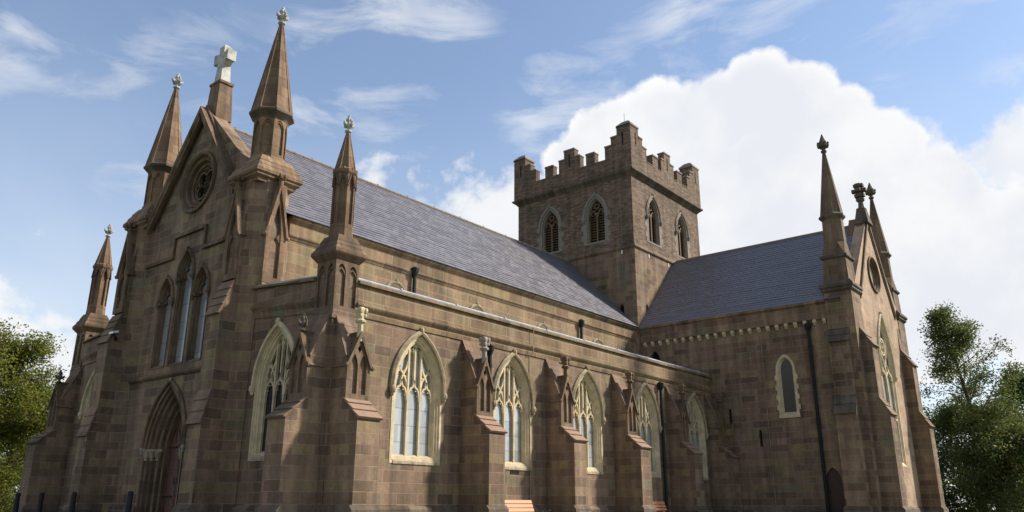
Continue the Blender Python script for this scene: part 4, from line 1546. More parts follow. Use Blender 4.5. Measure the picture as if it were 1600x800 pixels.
def battlement(name_fr, c, full, mbw, mbc):
    e = 0.0 if full else 0.4
    out_ = []
    # right half from the centre out, then mirror
    right = []
    for i in range(len(steps) - 1, -1, -1):
        h, z = steps[i]
        hn = steps[i + 1][0] if i + 1 < len(steps) else None
        right.append((h, z))
    pts = []
    prev = None
    for h, z in right:                      # goes from centre (0.40) outward to H
        x0 = pts[-1][0] if pts else 0.0
        pts.append((x0, z))
        pts.append((min(h, H - e), z))
    top = [(c + x, z) for x, z in pts]
    topl = [(c - x, z) for x, z in pts[::-1]]
    outline = [(c - (H - e), 19.46), (c + (H - e), 19.46)] + top[::-1] + topl[::-1]
    # remove doubled points
    cl = []
    for p in outline:
        if not cl or (abs(p[0] - cl[-1][0]) > 1e-6 or abs(p[1] - cl[-1][1]) > 1e-6):
            cl.append(p)
    slit = lambda u, z0, z1: [(u - 0.055, z0), (u + 0.055, z0), (u + 0.055, z1), (u - 0.055, z1)]
    holes = [slit(c, 20.62, 21.46)] + [slit(c + s * (H - 0.47 - 0.08), 21.0, 21.8) for s in (-1, 1)]
    mbw.prism(cl, holes, name_fr, 0.0, 0.4)
    # copings
    last = 0.0
    for h, z in right:
        for s in (-1, 1):
            a, b = (last, h) if last > 0 else (-h, h)
            if last == 0 and s == -1:
                continue
            lo_, hi_ = (a, b) if s == 1 else (-b, -a)
            hi2, lo2 = min(hi_, H - e), max(lo_, -(H - e))
            if z in (ZB,):
                mbc.append(MB()); mbc[-1].prism([(c + lo2 + 0.005, z), (c + hi2 - 0.005, z), (c + hi2 - 0.005, z + 0.035), (c + lo2 + 0.005, z + 0.035)], [], name_fr, -0.03, 0.44)
            else:
                if h == H and e:
                    continue
                mbc.append(MB()); mbc[-1].prism([(c + lo2 - (0.03 if abs(lo2) < H - .1 else 0), z + 0.002), (c + hi2 + (0.03 if abs(hi2) < H - .1 else 0), z + 0.002), (c + hi2, z + 0.09), (c + lo2, z + 0.09)], [], name_fr, -0.04, 0.45)
        last = h


mbw, mbc = MB(), []
battlement(fW(TX0 - PT), TCY, True, mbw, mbc)
battlement(fE(TX1 + PT), TCY, True, mbw, mbc)
battlement(fS(TY0 - PT), TCX, False, mbw, mbc)
battlement(fN(TY1 + PT), TCX, False, mbw, mbc)
bat = obj('battlement', mbw, 'rubble', tow)
for _c in mbc:
    obj('coping', _c, 'grey_stone', bat)
for sx in (-1, 1):
    for sy in (-1, 1):
        mb = MB()
        mk = MB()
        cx_, cy_ = TCX + sx * (H - 0.66), TCY + sy * (H - 0.66)
        mk.box(cx_ - 0.25, cx_ + 0.25, cy_ - 0.25, cy_ + 0.25, 19.5, 22.13)
        ex, ey = TCX + sx * (H - 0.46), TCY + sy * (H - 0.46)
        mb.lathe((ex, ey), [(0.50, 22.17), (0.50, 22.27), (0.22, 22.58), (0.0, 22.62)], 4)
        ix0, ix1 = sorted((TCX + sx * (H - 0.92), TCX + sx * (H - 0.4)))
        iy0, iy1 = sorted((TCY + sy * (H - 0.92), TCY + sy * (H - 0.4)))
        for (a0, a1, b0, b1) in ((min(TCX + sx * (H - 0.92), TCX + sx * (H - 0.80)), max(TCX + sx * (H - 0.92), TCX + sx * (H - 0.80)), iy0, iy1),):
            mk.box(a0, a1, b0, b1, 19.5, 22.12)
        obj('corner_pier', mk, 'rubble', bat)
        obj('pier_cap', mb, 'grey_stone', bat)
mb = MB()
mb.tube([(TX0 + 0.5, TY0 + 0.6, 22.4), (TX0 + 0.5, TY0 + 0.6, 23.35)], 0.014, 6)
mb.tube([(TX0 - PT - 0.02, 4.6, 22.2), (TX0 - PT - 0.02, 4.6, 19.5)], 0.014, 5)
mb.tube([(TX0 + 0.03, 4.6, 19.0), (TX0 + 0.03, 4.6, 15.0), (TX0 - 0.03, 4.6, 14.5), (TX0 - 0.03, 4.6, 11.0)], 0.014, 5)
obj('lightning_rod', mb, 'grey_stone', tow)
for (x, y) in ((TX0 - 0.03, 4.6), (TX0 - 0.03, 10.3)):
    mb = MB()
    mb.box(x - 0.04, x, y - 0.03, y + 0.03, 14.33, 14.54)
    obj('lead_spout', mb, 'lamp_white', tow)
for x in (25.0, 27.3):
    mb = MB()
    mb.box(x - 0.03, x + 0.03, TY0 - 0.04, TY0, 14.30, 14.53)
    obj('lead_spout', mb, 'lamp_white', tow)

# ---- south transept
XT, YT = 23.70, -7.40
XTE = 2 * 28.0 - XT          # east wall
XM = 28.0
mb = MB()
slits = [[(u - 0.07, z0), (u + 0.07, z0), (u + 0.07, z1), (u - 0.07, z1)] for u, z0, z1 in ((-2.45, 3.4, 4.17), (-1.0, 4.55, 5.25))]
mb.prism([(YT, 0), (3.9, 0), (3.9, 9.2), (YT, 9.2)], [arch(-3.95, 0.36, 4.85, 6.95, 7.55, 6), arch(-5.62, 0.36, 0.45, 1.75, 2.38, 6), arch(3.0, 0.3, 6.5, 8.1, 8.6, 5)] + slits, fW(XT), 0.0, 0.5)
obj('transept_wall', mb, 'ashlar', CH)
mb = MB()
for u, z0, z1 in ((-2.45, 3.35, 4.2), (-1.0, 4.5, 5.3)):
    mb.sheet([(u - 0.09, z0), (u + 0.09, z0), (u + 0.09, z1), (u - 0.09, z1)], fW(XT), 0.16)
mb.sheet(arch(3.0, 0.31, 6.5, 8.1, 8.62, 5), fW(XT), 0.2)
obj('slit_window', mb, 'void_dark', CH)
# narrow lancet with cream quoins and lattice
fr = fW(XT)
mb = MB()
moulded(mb, fr, -3.95, 0.36, 4.85, 6.95, 7.55, [(-0.10, -0.012), (0.0, -0.012), (0.02, 0.03), (0.09, 0.16)])
lw = obj('lancet_window', mb, 'cream_stone', CH)
for s in (-1, 1):
    mb = MB()
    for k in range(9):
        wq = 0.19 if k % 2 else 0.12
        x0_, x1_ = sorted((-3.95 + s * 0.365, -3.95 + s * (0.36 + wq)))
        mb.prism([(x0_, 4.80 + 0.235 * k), (x1_, 4.80 + 0.235 * k), (x1_, 5.03 + 0.235 * k), (x0_, 5.03 + 0.235 * k)], [], fr, -0.016, 0.05)
    obj('quoin', mb, 'cream_stone', lw)
mb = MB()
mb.prism([(-4.45, 4.66), (-3.45, 4.66), (-3.45, 4.80), (-4.45, 4.80)], [], fr, -0.05, 0.10)
obj('sill', mb, 'cream_stone', lw)
mb = MB()
mb.sheet(arch(-3.95, 0.30, 4.9, 6.95, 7.5, 6), fr, 0.15)
obj('pane', mb, 'lattice_glass', lw)
# little side door
mb = MB()
mb.prism(arch(-5.62, 0.35, 0.45, 1.75, 2.37, 6), [], fr, 0.10, 0.16)
sdoor = obj('side_door', mb, 'dark_wood', CH)
mb = MB()
mb.lathe(fr(-5.40, 0, 0.07)[:2], [(0.03, 1.3), (0.03, 1.36)], 8)
obj('handle', mb, 'black_iron', sdoor)
mb = MB()
mb.box(XT - 0.55, XT - 0.01, -6.05, -5.2, 0.0, 0.45)
obj('doorstep', mb, 'trim_stone', sdoor)
# eaves band on corbels
EV = [(-0.2, 9.10), (0.10, 9.10), (0.12, 9.18), (0.10, 9.22), (0.10, 9.76), (0.16, 9.82), (0.24, 9.86), (0.24, 9.98), (-0.2, 9.98)]
mb = MB()
run_y(mb, EV, XT, -6.2, 3.76)
obj('eaves_parapet', mb, 'ashlar', CH)
for k in range(22):
    y = 3.5 - 0.455 * k
    if y < -6.2:
        break
    mb = MB()
    lo = [(0.0, 8.86), (0.06, 8.86), (0.10, 8.92), (0.17, 8.97), (0.17, 9.095), (0.0, 9.095)]
    run_y(mb, lo, XT, y - 0.075, y + 0.075)
    obj('corbel', mb, 'cream_stone', CH)
mb = MB()
slate_slope(mb, (XT + 0.22 - 0.46, YT + 0.5, ZE), (XM, YT + 0.5, ZR + 0.2), (0, 1, 0), 10.75, seed=8)
slate_slope(mb, (XTE + 0.24, YT + 0.5, ZE), (XM, YT + 0.5, ZR + 0.2), (0, 1, 0), 10.75, seed=9)
rf = obj('transept_roof', mb, 'slate', CH, recalc=False)
mb = MB()
for k in range(23):
    y = YT + 0.5 + 0.457 * k
    mb.tube([(XM, y, ZR + 0.22), (XM, y + 0.44, ZR + 0.22)], 0.07, 8)
obj('ridge_tiles', mb, 'grey_stone', rf)
# gable
fs = fS(YT)
TW = (XM, 1.18, 2.55, 7.0, 9.85)
mb = MB()
mb.prism([(XT + 0.02, 0), (XTE, 0), (XTE, 10.0), (XM, 15.05), (XT + 0.02, 10.0)], [arch(TW[0], TW[1], TW[2], TW[3], TW[4], 10), circle(XM - 0.1, 11.95, 0.92)], fs, 0.0, 0.5)
obj('gable_wall', mb, 'pink_stone', CH)
mb = MB()
mb.box(XTE - 0.5, XTE, YT + 0.5, 3.9, 0, 9.9)
obj('transept_wall', mb, 'ashlar', CH)
mb = MB()
moulded(mb, fs, *TW, [(-0.015, -0.015), (0.06, -0.015), (0.075, 0.02), (0.12, 0.025), (0.14, 0.06), (0.17, 0.065), (0.20, 0.13)])
big = obj('window', mb, 'cream_stone', CH)
mb = MB()
mb.sheet(arch_off(*TW, 0.19, 0.19), fs, 0.17)
obj('pane', mb, 'pale_glass', big)
mb = MB()
c, h, z0, sp, ap = TW
hg = h - 0.20
rise = ap - sp
rad = (rise * rise + h * h) / (2 * h) - 0.20
apg = sp + math.sqrt(rad * rad - (rad - hg) ** 2)
mb.ribbon([(c, z0 + 0.19), (c, sp + 0.25)], 0.10, fs, 0.05, 0.16)
for s in (-1, 1):
    mb.ribbon(head_arch(c + s * hg / 2, hg / 2, sp - 0.55, sp + 0.35), 0.08, fs, 0.055, 0.16)
    cusps(mb, c + s * hg / 2, hg / 2, sp - 0.5, sp + 0.2, fs, 0.07, 0.155, 0.09)
    mb.ribbon([(c + s * (hg - 0.02), z0 + 0.19), (c + s * (hg - 0.02), sp)], 0.06, fs, 0.065, 0.16)
    mb.ribbon(bezier((c, sp + 0.15), (c + s * 0.15, sp + 0.7), (c + s * 0.6, sp + 0.8), (c + s * 0.62, arch_z(0.62, hg, sp, apg))), 0.07, fs, 0.055, 0.16)
mb.ribbon(circle(c, sp + 1.25, 0.40, 20), 0.08, fs, 0.055, 0.16, True)
for k in range(4):
    a = math.pi / 4 + math.pi / 2 * k
    mb.ribbon(circle(c + 0.19 * math.cos(a), sp + 1.25 + 0.19 * math.sin(a), 0.15, 10), 0.04, fs, 0.07, 0.16, True)
mb.ribbon([(c - hg, 4.75), (c + hg, 4.75)], 0.09, fs, 0.055, 0.16)
obj('tracery', mb, 'cream_stone', big)
hood('hood_mould', big, fs, c, h, sp, ap, 'cream_stone', 0.12, 0.12, 0.1, True)
mb = MB()
mb.loft([[fs(p[0], p[1], d) for p in circle(XM - 0.1, 11.95, r, 36)] for r, d in ((0.95, 0.0), (0.95, -0.08), (0.88, -0.09), (0.84, 0.0), (0.80, 0.02), (0.78, 0.10), (0.72, 0.11), (0.70, 0.18))])
rw = obj('rose_window', mb, 'trim_stone', CH)
mb = MB()
mb.sheet(circle(XM - 0.1, 11.95, 0.72), fs, 0.2)
obj('panel', mb, 'cream_stone', rw)
gable_coping('X', YT, XM, 15.22, 2.95, 10.72, -0.10, 0.85, 'trim_stone')
mb = MB()
mb.hexa([(XM - 0.4, YT - 0.2, 14.7), (XM + 0.4, YT - 0.2, 14.7), (XM + 0.4, YT + 0.5, 14.7), (XM - 0.4, YT + 0.5, 14.7)],
        [(XM - 0.2, YT - 0.05, 15.6), (XM + 0.2, YT - 0.05, 15.6), (XM + 0.2, YT + 0.35, 15.6), (XM - 0.2, YT + 0.35, 15.6)])
cc = (XM, YT + 0.15)
mb.lathe(cc, [(0.24, 15.55), (0.14, 15.66), (0.11, 15.95), (0.20, 16.05), (0.20, 16.15), (0.11, 16.22)], 8)
cr = obj('gable_cross', mb, 'dark_stone', CH)
mb = MB()
mb.box(XM - 0.1, XM + 0.1, cc[1] - 0.1, cc[1] + 0.1, 16.2, 16.8)
for (z, q) in ((16.24, 0.24), (16.52, 0.36), (16.80, 0.24)):
    mb.box(XM - q, XM + q, cc[1] - 0.13, cc[1] + 0.13, z, z + 0.17)
    mb.box(XM - 0.132, XM + 0.132, cc[1] - q, cc[1] + q, z + 0.004, z + 0.174)
obj('cross', mb, 'dark_stone', cr)


def transept_turret(cx, cy):
    c = (cx, cy)
    mb = MB()
    mb.box(cx - 0.62, cx + 0.62, cy - 0.62, cy + 0.62, 0.0, 10.4)
    tur = obj('turret', mb, 'ashlar', CH)
    mb = MB()
    mb.lathe(c, [(0.60, 10.10), (0.62, 10.24), (0.72, 10.34), (0.72, 10.44), (0.78, 10.48), (0.78, 10.58), (0.62, 10.78), (0.58, 10.80)], 4)
    obj('cornice', mb, 'dark_stone', tur)
    mb = MB()
    mb.lathe(c, [(0.57, 10.78), (0.53, 11.92)], 4)
    st = obj('square_stage', mb, 'trim_stone', tur)
    mb = MB()
    mb.lathe(c, [(0.55, 11.88), (0.62, 11.94), (0.62, 12.04), (0.53, 12.10)], 4)
    obj('string_course', mb, 'dark_stone', st)
    # broach: square below, octagon above
    mb = MB()
    kk = 0.53
    sq = []
    oc = []
    for i in range(8):
        a = math.pi / 4 * (i + .5)
        k8 = 1 / math.cos(math.pi / 8)
        oc.append((cx + 0.47 * k8 * math.cos(a), cy + 0.47 * k8 * math.sin(a), 12.75))
        x, y = math.cos(a), math.sin(a)
        m = max(abs(x), abs(y))
        sq.append((cx + (kk if x > 0 else -kk), cy + (kk if y > 0 else -kk), 12.08) if False else (cx + kk * x / m * (1.0), cy + kk * y / m, 12.08))
    mb.loft([[(cx + (kk if math.cos(math.pi / 4 * (i + .5)) > 0 else -kk), cy + (kk if math.sin(math.pi / 4 * (i + .5)) > 0 else -kk), 12.08) for i in range(8)], oc,
             [(p[0] + (cx - p[0]) * 0.06, p[1] + (cy - p[1]) * 0.06, 14.0) for p in oc]], True, True)
    sh = obj('shaft', mb, 'trim_stone', tur)
    mb = MB()
    mb.lathe(c, [(0.46, 13.92), (0.50, 13.98), (0.57, 14.05), (0.57, 14.13), (0.47, 14.24)], 8)
    obj('cornice', mb, 'dark_stone', sh)
    mb = MB()
    mb.lathe(c, [(0.475, 14.2), (0.06, 17.6)], 8)
    sp_ = obj('spire', mb, 'trim_stone', tur)
    spire_ribs(sp_, c, 0.47, 14.22, 0.06, 17.58, 0.022, 'trim_stone')
    mb = MB()
    mb.lathe(c, [(0.06, 17.5), (0.13, 17.56), (0.13, 17.64), (0.07, 17.68), (0.09, 17.8)], 8)
    for k in range(8):
        a = math.pi / 4 * k
        mb.blob((cx + 0.2 * math.cos(a), cy + 0.2 * math.sin(a), 17.92), (0.10, 0.10, 0.12), 6, 4)
        mb.blob((cx + 0.25 * math.cos(a), cy + 0.25 * math.sin(a), 18.03), (0.06, 0.06, 0.07), 6, 4)
    mb.lathe(c, [(0.12, 17.75), (0.18, 17.95), (0.17, 18.1), (0.10, 18.3), (0.02, 18.55)], 8)
    obj('finial', mb, 'dark_stone', tur)


transept_turret(24.15, -6.82)
transept_turret(32.15, -6.82)
# stepped buttresses of the transept corner
mb = MB()
fr = fW(XT)
prof = [(-0.3, 0), (0.62, 0), (0.62, 4.68), (0.40, 5.4), (0.40, 7.95), (0.0, 8.75), (-0.3, 8.75)]
mb.hexa([fr(-7.12, z, -a) for a, z in prof], [fr(-6.22, z, -a) for a, z in prof])
o = obj('buttress', mb, 'ashlar', CH)
weathering(o, fr, -7.12, -6.22, (0.38, 5.45), (0.65, 4.66), 2, 'dark_stone')
weathering(o, fr, -7.12, -6.22, (0.0, 8.78), (0.43, 7.92), 3, 'dark_stone')
pb = MB()
lo = [(-0.3, 0), (0.72, 0), (0.72, 0.6), (0.6, 0.72), (-0.3, 0.72)]
pb.hexa([fr(-7.2, z, -a) for a, z in lo], [fr(-6.12, z, -a) for a, z in lo])
obj('plinth', pb, 'plinth_stone', o)
for x0_ in (24.02, 31.05):
    mb = MB()
    prof = [(-0.3, 0), (0.86, 0), (0.86, 4.62), (0.50, 5.30), (0.50, 7.75), (0.06, 8.55), (0.0, 9.7), (-0.3, 9.7)]
    mb.hexa([fs(x0_, z, -a) for a, z in prof], [fs(x0_ + 0.85, z, -a) for a, z in prof])
    o = obj('buttress', mb, 'ashlar', CH)
    weathering(o, fs, x0_, x0_ + 0.85, (0.48, 5.36), (0.89, 4.60), 2, 'weathering_stone')
    weathering(o, fs, x0_, x0_ + 0.85, (0.02, 8.6), (0.53, 7.72), 2, 'weathering_stone')
    pb = MB()
    lo = [(-0.3, 0), (0.96, 0), (0.96, 0.6), (0.85, 0.72), (-0.3, 0.72)]
    pb.hexa([fs(x0_ - 0.09, z, -a) for a, z in lo], [fs(x0_ + 0.94, z, -a) for a, z in lo])
    obj('plinth', pb, 'plinth_stone', o)
mb = MB()
run_y(mb, [(-0.2, 0), (0.08, 0), (0.08, 0.60), (0.0, 0.70), (-0.2, 0.70)], XT, -5.2, 0.0)
obj('plinth', mb, 'plinth_stone', CH)
mb = MB()
run_x(mb, [(-0.2, 0), (0.08, 0), (0.08, 0.60), (0.0, 0.70), (-0.2, 0.70)], YT, 25.0, 31.0)
obj('plinth', mb, 'plinth_stone', CH)


# ---- downpipes
def downpipe(x, y, z1, z0, r=0.055, hop='Y', lead=True):
    mb = MB()
    mb.tube([(x, y, z0), (x, y, z1)], r, 10)
    for k in range(int((z1 - z0) / 1.8) + 1):
        z = z0 + 0.4 + 1.8 * k
        mb.lathe((x, y), [(r + 0.018, z), (r + 0.018, z + 0.09)], 10)
    o = obj('downpipe', mb, 'black_iron', CH)
    hb = MB()
    hb.lathe((x, y), [(r, z1 - 0.12), (r * 1.9, z1 + 0.06), (r * 2.2, z1 + 0.2), (r * 2.0, z1 + 0.2)], 8)
    hb.blob((x, y, z1 + 0.2), (r * 1.7, r * 1.7, r * 1.2), 7, 4)
    obj('hopper', hb, 'black_iron', o)


downpipe(18.42, -0.13, 5.80, 0.15, 0.07)
downpipe(6.62, -0.12, 5.72, 3.0, 0.07)
downpipe(6.74, 3.88, 9.25, 7.5, 0.075)
downpipe(18.08, 3.88, 9.2, 7.5, 0.075)
downpipe(XT - 0.13, -5.28, 8.72, 0.2, 0.075)
# air grille under the second window
mb = MB()
mb.prism([(7.88, 1.74), (8.34, 1.74), (8.34, 1.88), (7.88, 1.88)], [[(7.91, 1.765), (8.31, 1.765), (8.31, 1.855), (7.91, 1.855)]], fS(0.0), -0.02, 0.0)
gr_ = obj('air_grille', mb, 'black_iron', CH)
mb = MB()
mb.sheet([(7.9, 1.76), (8.32, 1.76), (8.32, 1.86), (7.9, 1.86)], fS(0.0), -0.004)
obj('grille_mesh', mb, 'void_dark', gr_)

mb = MB()
mb.tube([(8.95, -0.03, 0.7), (8.95, -0.03, 5.9), (8.95, -0.19, 6.05), (8.95, -0.21, 6.95)], 0.014, 5)
obj('lightning_tape', mb, 'hood_stone', CH)
mb = MB()
mb.tube([(XT - 0.03, -2.9, 0.7), (XT - 0.03, -2.9, 9.0)], 0.013, 5)
obj('lightning_tape', mb, 'hood_stone', CH)

# =================================================================== fittings
t_ = thing('floodlight', 'small white floodlight fixed to the north nave buttress beside the west gable', 'floodlight', (-0.75, 11.62, 6.62))
mb = MB()
mb.hexa([(-0.22, -0.22, 0.0), (-0.02, -0.22, 0.06), (-0.02, 0.10, 0.06), (-0.22, 0.10, 0.0)], [(-0.22, -0.22, 0.08), (-0.02, -0.22, 0.14), (-0.02, 0.10, 0.14), (-0.22, 0.10, 0.08)])
obj('lamp_head', mb, 'lamp_white', t_)
mb = MB()
mb.tube([(-0.05, -0.05, -0.12), (-0.08, -0.05, 0.05)], 0.02, 6)
mb.box(-0.05, 0.02, -0.12, 0.03, -0.2, -0.1)
obj('bracket', mb, 'black_iron', t_)
t_ = thing('floodlight', 'small black floodlight on a triangular bracket beside the tall transept window', 'floodlight', (25.05, YT - 0.02, 4.0))
mb = MB()
mb.hexa([(-0.02, -0.5, -0.05), (0.2, -0.5, -0.05), (0.2, -0.32, -0.02), (-0.02, -0.32, -0.02)], [(-0.02, -0.5, 0.06), (0.2, -0.5, 0.06), (0.2, -0.32, 0.12), (-0.02, -0.32, 0.12)])
obj('lamp_head', mb, 'black_iron', t_)
mb = MB()
for a, b in (((0.08, 0, 0.3), (0.08, -0.42, 0.0)), ((0.08, 0, 0.0), (0.08, -0.42, 0.0)), ((0.08, 0, 0.32), (0.08, 0, -0.05))):
    mb.tube([a, b], 0.022, 6)
obj('bracket', mb, 'black_iron', t_)

# benches: back to the wall, facing south
bench = thing('park_bench', 'sunlit orange slatted wooden bench on the gravel below the second aisle window', 'bench', (7.05, -1.25, 0.0), 0.0, 'benches along the south wall')
BL = 0.70
mb = MB()
for k in range(3):
    z = 0.53 + 0.125 * k
    y = 0.12 + 0.045 * k
    mb.hexa([(-BL, y, z), (BL, y, z), (BL, y + 0.03, z - 0.008), (-BL, y + 0.03, z - 0.008)],
            [(-BL, y + 0.038, z + 0.10), (BL, y + 0.038, z + 0.10), (BL, y + 0.066, z + 0.092), (-BL, y + 0.066, z + 0.092)])
obj('backrest', mb, 'bench_wood', bench)
mb = MB()
for k in range(4):
    y = -0.36 + 0.115 * k
    mb.box(-BL, BL, y, y + 0.095, 0.42, 0.455)
obj('seat', mb, 'bench_wood', bench)
for s in (-1, 1):
    x = s * (BL - 0.12)
    mb = MB()
    mb.hexa([(x - 0.03, -0.36, 0.0), (x + 0.03, -0.36, 0.0), (x + 0.03, -0.29, 0.0), (x - 0.03, -0.29, 0.0)], [(x - 0.03, -0.36, 0.418), (x + 0.03, -0.36, 0.418), (x + 0.03, -0.29, 0.418), (x - 0.03, -0.29, 0.418)])
    mb.box(x - 0.03, x + 0.03, -0.288, 0.05, 0.36, 0.418)
    obj('leg', mb, 'pale_stone', bench)
    mb = MB()
    mb.hexa([(x - 0.03, 0.06, 0.0), (x + 0.03, 0.06, 0.0), (x + 0.03, 0.14, 0.0), (x - 0.03, 0.14, 0.0)],
            [(x - 0.03, 0.30, 0.86), (x + 0.03, 0.30, 0.86), (x + 0.03, 0.345, 0.86), (x - 0.03, 0.345, 0.86)])
    obj('leg', mb, 'pale_stone', bench)
dup(bench, (16.45, -0.95, 0.0), 0.0, 'shaded brown wooden bench beside the black downpipe under the fourth aisle window')

# low red-leaved plants by the wall
rnd = random.Random(5)


def plant(loc, label, r=0.4, h=0.6, seed=1):
    q = random.Random(seed)
    root = thing('border_plant', label, 'plant', loc, 0, 'low plants at the foot of the south wall')
    st, lf = MB(), MB()
    for k in range(16):
        a = q.uniform(0, 6.28)
        rr_ = r * math.sqrt(q.random())
        top = Vector((rr_ * math.cos(a), rr_ * math.sin(a) * 0.6, h * q.uniform(0.6, 1.0)))
        st.tube([(top.x * 0.3, top.y * 0.3, 0), (top.x * 0.7, top.y * 0.7, top.z * 0.6), top], [0.012, 0.009, 0.004], 5)
        for j in range(16):
            p = top * q.uniform(0.35, 1.05) + Vector((q.gauss(0, .05), q.gauss(0, .05), q.gauss(0, .03)))
            leaf(lf, p, q, 0.07)
    obj('stem', st, 'bark', root)
    obj('foliage', lf, 'leaf_red', root, recalc=False)


def leaf(mb, p, q, s, droop=0.3):
    a = Vector((q.gauss(0, 1), q.gauss(0, 1), q.gauss(0, 0.6) - droop)).normalized()
    b = a.orthogonal().normalized()
    b = (b * math.cos(q.uniform(0, 6.28)) + a.cross(b) * math.sin(q.uniform(0, 6.28))).normalized()
    l, w_ = s * q.uniform(0.7, 1.3), s * q.uniform(0.35, 0.6)
    p = Vector(p)
    mb.add([p - a * l * 0.5, p + b * w_ * 0.5, p + a * l * 0.5, p - b * w_ * 0.5], [(0, 1, 2, 3)])


plant((8.55, -0.85, 0), 'low red leafed plant just right of the sunlit bench', 0.5, 0.62, 2)
plant((12.2, -0.7, 0), 'low red leafed plant at the wall under the third aisle window', 0.4, 0.6, 3)
plant((17.8, -0.6, 0), 'low brownish red plant at the foot of the black aisle downpipe', 0.4, 0.62, 4)

# bollards
bol = thing('bollard', 'black iron bollard nearest the great west door', 'bollard', (-3.0, 4.18, ground_z(-3.0, 4.18)), 0, 'bollards before the west front')
mb = MB()
mb.lathe((0, 0), [(0.115, 0.0), (0.115, 0.1), (0.098, 0.13), (0.072, 0.94), (0.078, 0.95), (0.078, 1.0), (0.066, 1.045), (0.0, 1.06)], 12)
obj('post', mb, 'black_iron', bol)
mb = MB()
mb.lathe((0, 0), [(0.16, 0.0), (0.16, 0.035), (0.11, 0.05)], 12)
obj('base_ring', mb, 'black_iron', bol)
for (x, y, lb_) in ((-3.0, 7.60, 'black iron bollard second from the west door, left of the nave buttress'),
                    (-3.0, 9.90, 'black iron bollard third from the west door, before the north aisle buttress'),
                    (-3.0, 11.75, 'black iron bollard farthest left, against the dark tree')):
    dup(bol, (x, y, ground_z(x, y)), 0, lb_)


# =================================================================== trees
def tree(name, label, loc, height, spread, leafm, seed, nleaf, leafsize, trunk_r=0.3, lean=(0, 0), bare=0.25, levels=4, density=1.0, narrow=1.0, rise=0.75, clump=0.45, group=None, droop=0.1, lowcrown=0.22, kids=(3, 5)):
    q = random.Random(seed)
    root = thing(name, label, 'tree', loc, 0, group)
    wood, tips = MB(), []
    top = Vector((lean[0], lean[1], height))
    # trunk as a gently bent path
    N = 9
    tp = []
    for i in range(N + 1):
        s = i / N
        tp.append(Vector((lean[0] * s ** 1.4 + q.gauss(0, .08) * s * 2, lean[1] * s ** 1.4 + q.gauss(0, .08) * s * 2, height * 0.93 * s)))
    tr = [trunk_r * (1 - 0.88 * (i / N)) + (0.12 * trunk_r if i == 0 else 0) for i in range(N + 1)]
    wood.tube(tp, tr, 9)

    def branch(p, d, ln, r, lev):
        pts, rad = [p], [r]
        n = 4
        dd = d.copy()
        for i in range(n):
            dd = (dd + Vector((q.gauss(0, .16), q.gauss(0, .16), q.gauss(0.05, .12)))).normalized()
            p = p + dd * (ln / n)
            pts.append(p)
            rad.append(max(r * (1 - 0.8 * (i + 1) / n), 0.006))
        wood.tube(pts, rad, 5 if lev > 1 else 6, False)
        if lev >= levels - 1:
            for i in range(1, n + 1):
                tips.append((pts[i], dd))
            return
        if lev >= 1:
            tips.append((pts[-1], dd))
        k = q.randint(*kids)
        for j in range(k):
            s = q.uniform(0.3, 1.0)
            i = min(int(s * n), n - 1)
            b = pts[i].lerp(pts[i + 1], s * n - i)
            ax = dd.orthogonal().normalized()
            ax = Matrix.Rotation(q.uniform(0, 6.28), 3, dd) @ ax
            nd = (dd * q.uniform(0.45, 0.95) + ax * q.uniform(0.5, 0.95) + Vector((0, 0, 0.12 - droop))).normalized()
            branch(b, nd, ln * q.uniform(0.42, 0.66), max(r * 0.5, 0.008), lev + 1)

    nb = int(17 * density)
    for k in range(nb):
        s = lowcrown + (1 - lowcrown) * (k + q.random()) / nb
        i = min(int(s * N), N - 1)
        p = tp[i].lerp(tp[i + 1], s * N - i)
        a = k * 2.4 + q.uniform(-.5, .5)
        shape = math.sin(math.pi * min(1, (s - lowcrown) / (1 - lowcrown) * 0.80 + 0.20)) ** 0.7
        up = 0.12 + rise * s
        d = Vector((math.cos(a) * narrow, math.sin(a) * narrow, up)).normalized()
        branch(p, d, max(spread * shape * q.uniform(0.75, 1.15), 0.5), trunk_r * 0.36 * (1 - 0.7 * s), 1)
    tips.append((tp[-1], Vector((0, 0, 1))))
    obj('trunk', wood, 'bark', root)
    lf = MB()
    per = max(1, int(nleaf / len(tips)))
    for p, d in tips:
        m = int(per * q.choice((0.4, 0.8, 1.0, 1.2, 1.6)))
        sg = clump
        for j in range(m):
            pp = p + Vector((q.gauss(0, sg), q.gauss(0, sg), q.gauss(0, sg * 0.7)))
            leaf(lf, pp, q, leafsize, droop)
    obj('crown', lf, leafm, root, recalc=False)
    return root


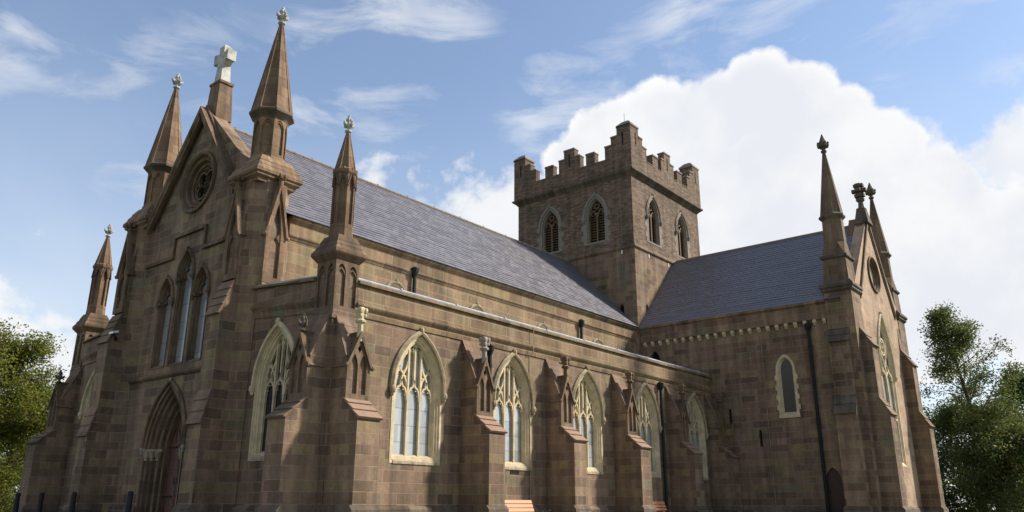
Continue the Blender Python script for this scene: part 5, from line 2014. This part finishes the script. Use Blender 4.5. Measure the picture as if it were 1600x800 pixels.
tree('broadleaf_tree', 'tall yellow green tree at the far left beyond the north aisle corner', (1.2, 32.0, -1.2), 10.5, 4.0, 'leaf_lime', 11, 110000, 0.17, 0.40, lowcrown=0.08, density=2.0, clump=0.36)
tree('broadleaf_tree', 'dark shaded tree low behind the yellow green tree at far left', (7.6, 43.5, -1.5), 8.4, 4.6, 'leaf_dark', 61, 60000, 0.24, 0.35, lowcrown=0.04, density=1.6)
tree('broadleaf_tree', 'tall thinly leaved tree with leaning trunk right of the transept', (47.9, -8.3, -1.2), 15.9, 2.6, 'leaf_olive', 21, 27000, 0.19, 0.26, lean=(-0.2, 1.9), lowcrown=0.14, density=2.0, kids=(2, 4), rise=1.0, clump=0.34)
tree('broadleaf_tree', 'dark rounded tree at the right edge behind the thin leaning tree', (64, -10.2, -1.4), 12.6, 4.6, 'leaf_dark', 31, 60000, 0.26, 0.4, lowcrown=0.10, density=1.6)
tree('broadleaf_tree', 'dense dark green low tree beside the east transept buttress', (52.0, -6.6, -1.2), 8.4, 4.0, 'leaf_dark', 41, 45000, 0.21, 0.26, lowcrown=0.05, density=1.6)
tree('broadleaf_tree', 'mid green bushy tree at the bottom right corner', (46.2, -10.3, -1.2), 6.2, 3.4, 'leaf_olive', 51, 50000, 0.18, 0.24, lowcrown=0.04, density=1.6)

# a grey headstone at the far left edge
t_ = thing('headstone', 'weathered grey headstone at the far left edge below the tree', 'headstone', (-6.4, 13.0, ground_z(-6.4, 13.0)))
mb = MB()
mb.prism([(-0.32, 0.12), (0.32, 0.12), (0.32, 1.15)] + [(0.32 * math.cos(math.pi * i / 8), 1.15 + 0.28 * math.sin(math.pi * i / 8)) for i in range(1, 8)] + [(-0.32, 1.15)], [], fW(0), -0.06, 0.06)
obj('slab', mb, 'grey_stone', t_)
mb = MB()
mb.box(-0.16, 0.16, -0.42, 0.42, 0, 0.12)
obj('plinth', mb, 'grey_stone', t_)

# far hedge and woodland closing the horizon
q = random.Random(77)
lf = MB()
for k in range(150):
    a = R(-70 + 230 * k / 150)
    d = 95 + q.uniform(-6, 10)
    cx_, cy_ = 8 + d * math.cos(a), 2 + d * math.sin(a)
    hh = q.uniform(4.5, 8.5)
    for j in range(170):
        leaf(lf, (cx_ + q.gauss(0, 2.2), cy_ + q.gauss(0, 2.2), -1.6 + hh * (1 - abs(q.gauss(0, .42)))), q, 0.75)
wd_ = obj('woodland', lf, 'leaf_dark', None, recalc=False)
wd_['kind'] = 'stuff'
wd_['label'] = 'low dark belt of distant woodland round the churchyard'
wd_['category'] = 'woodland'
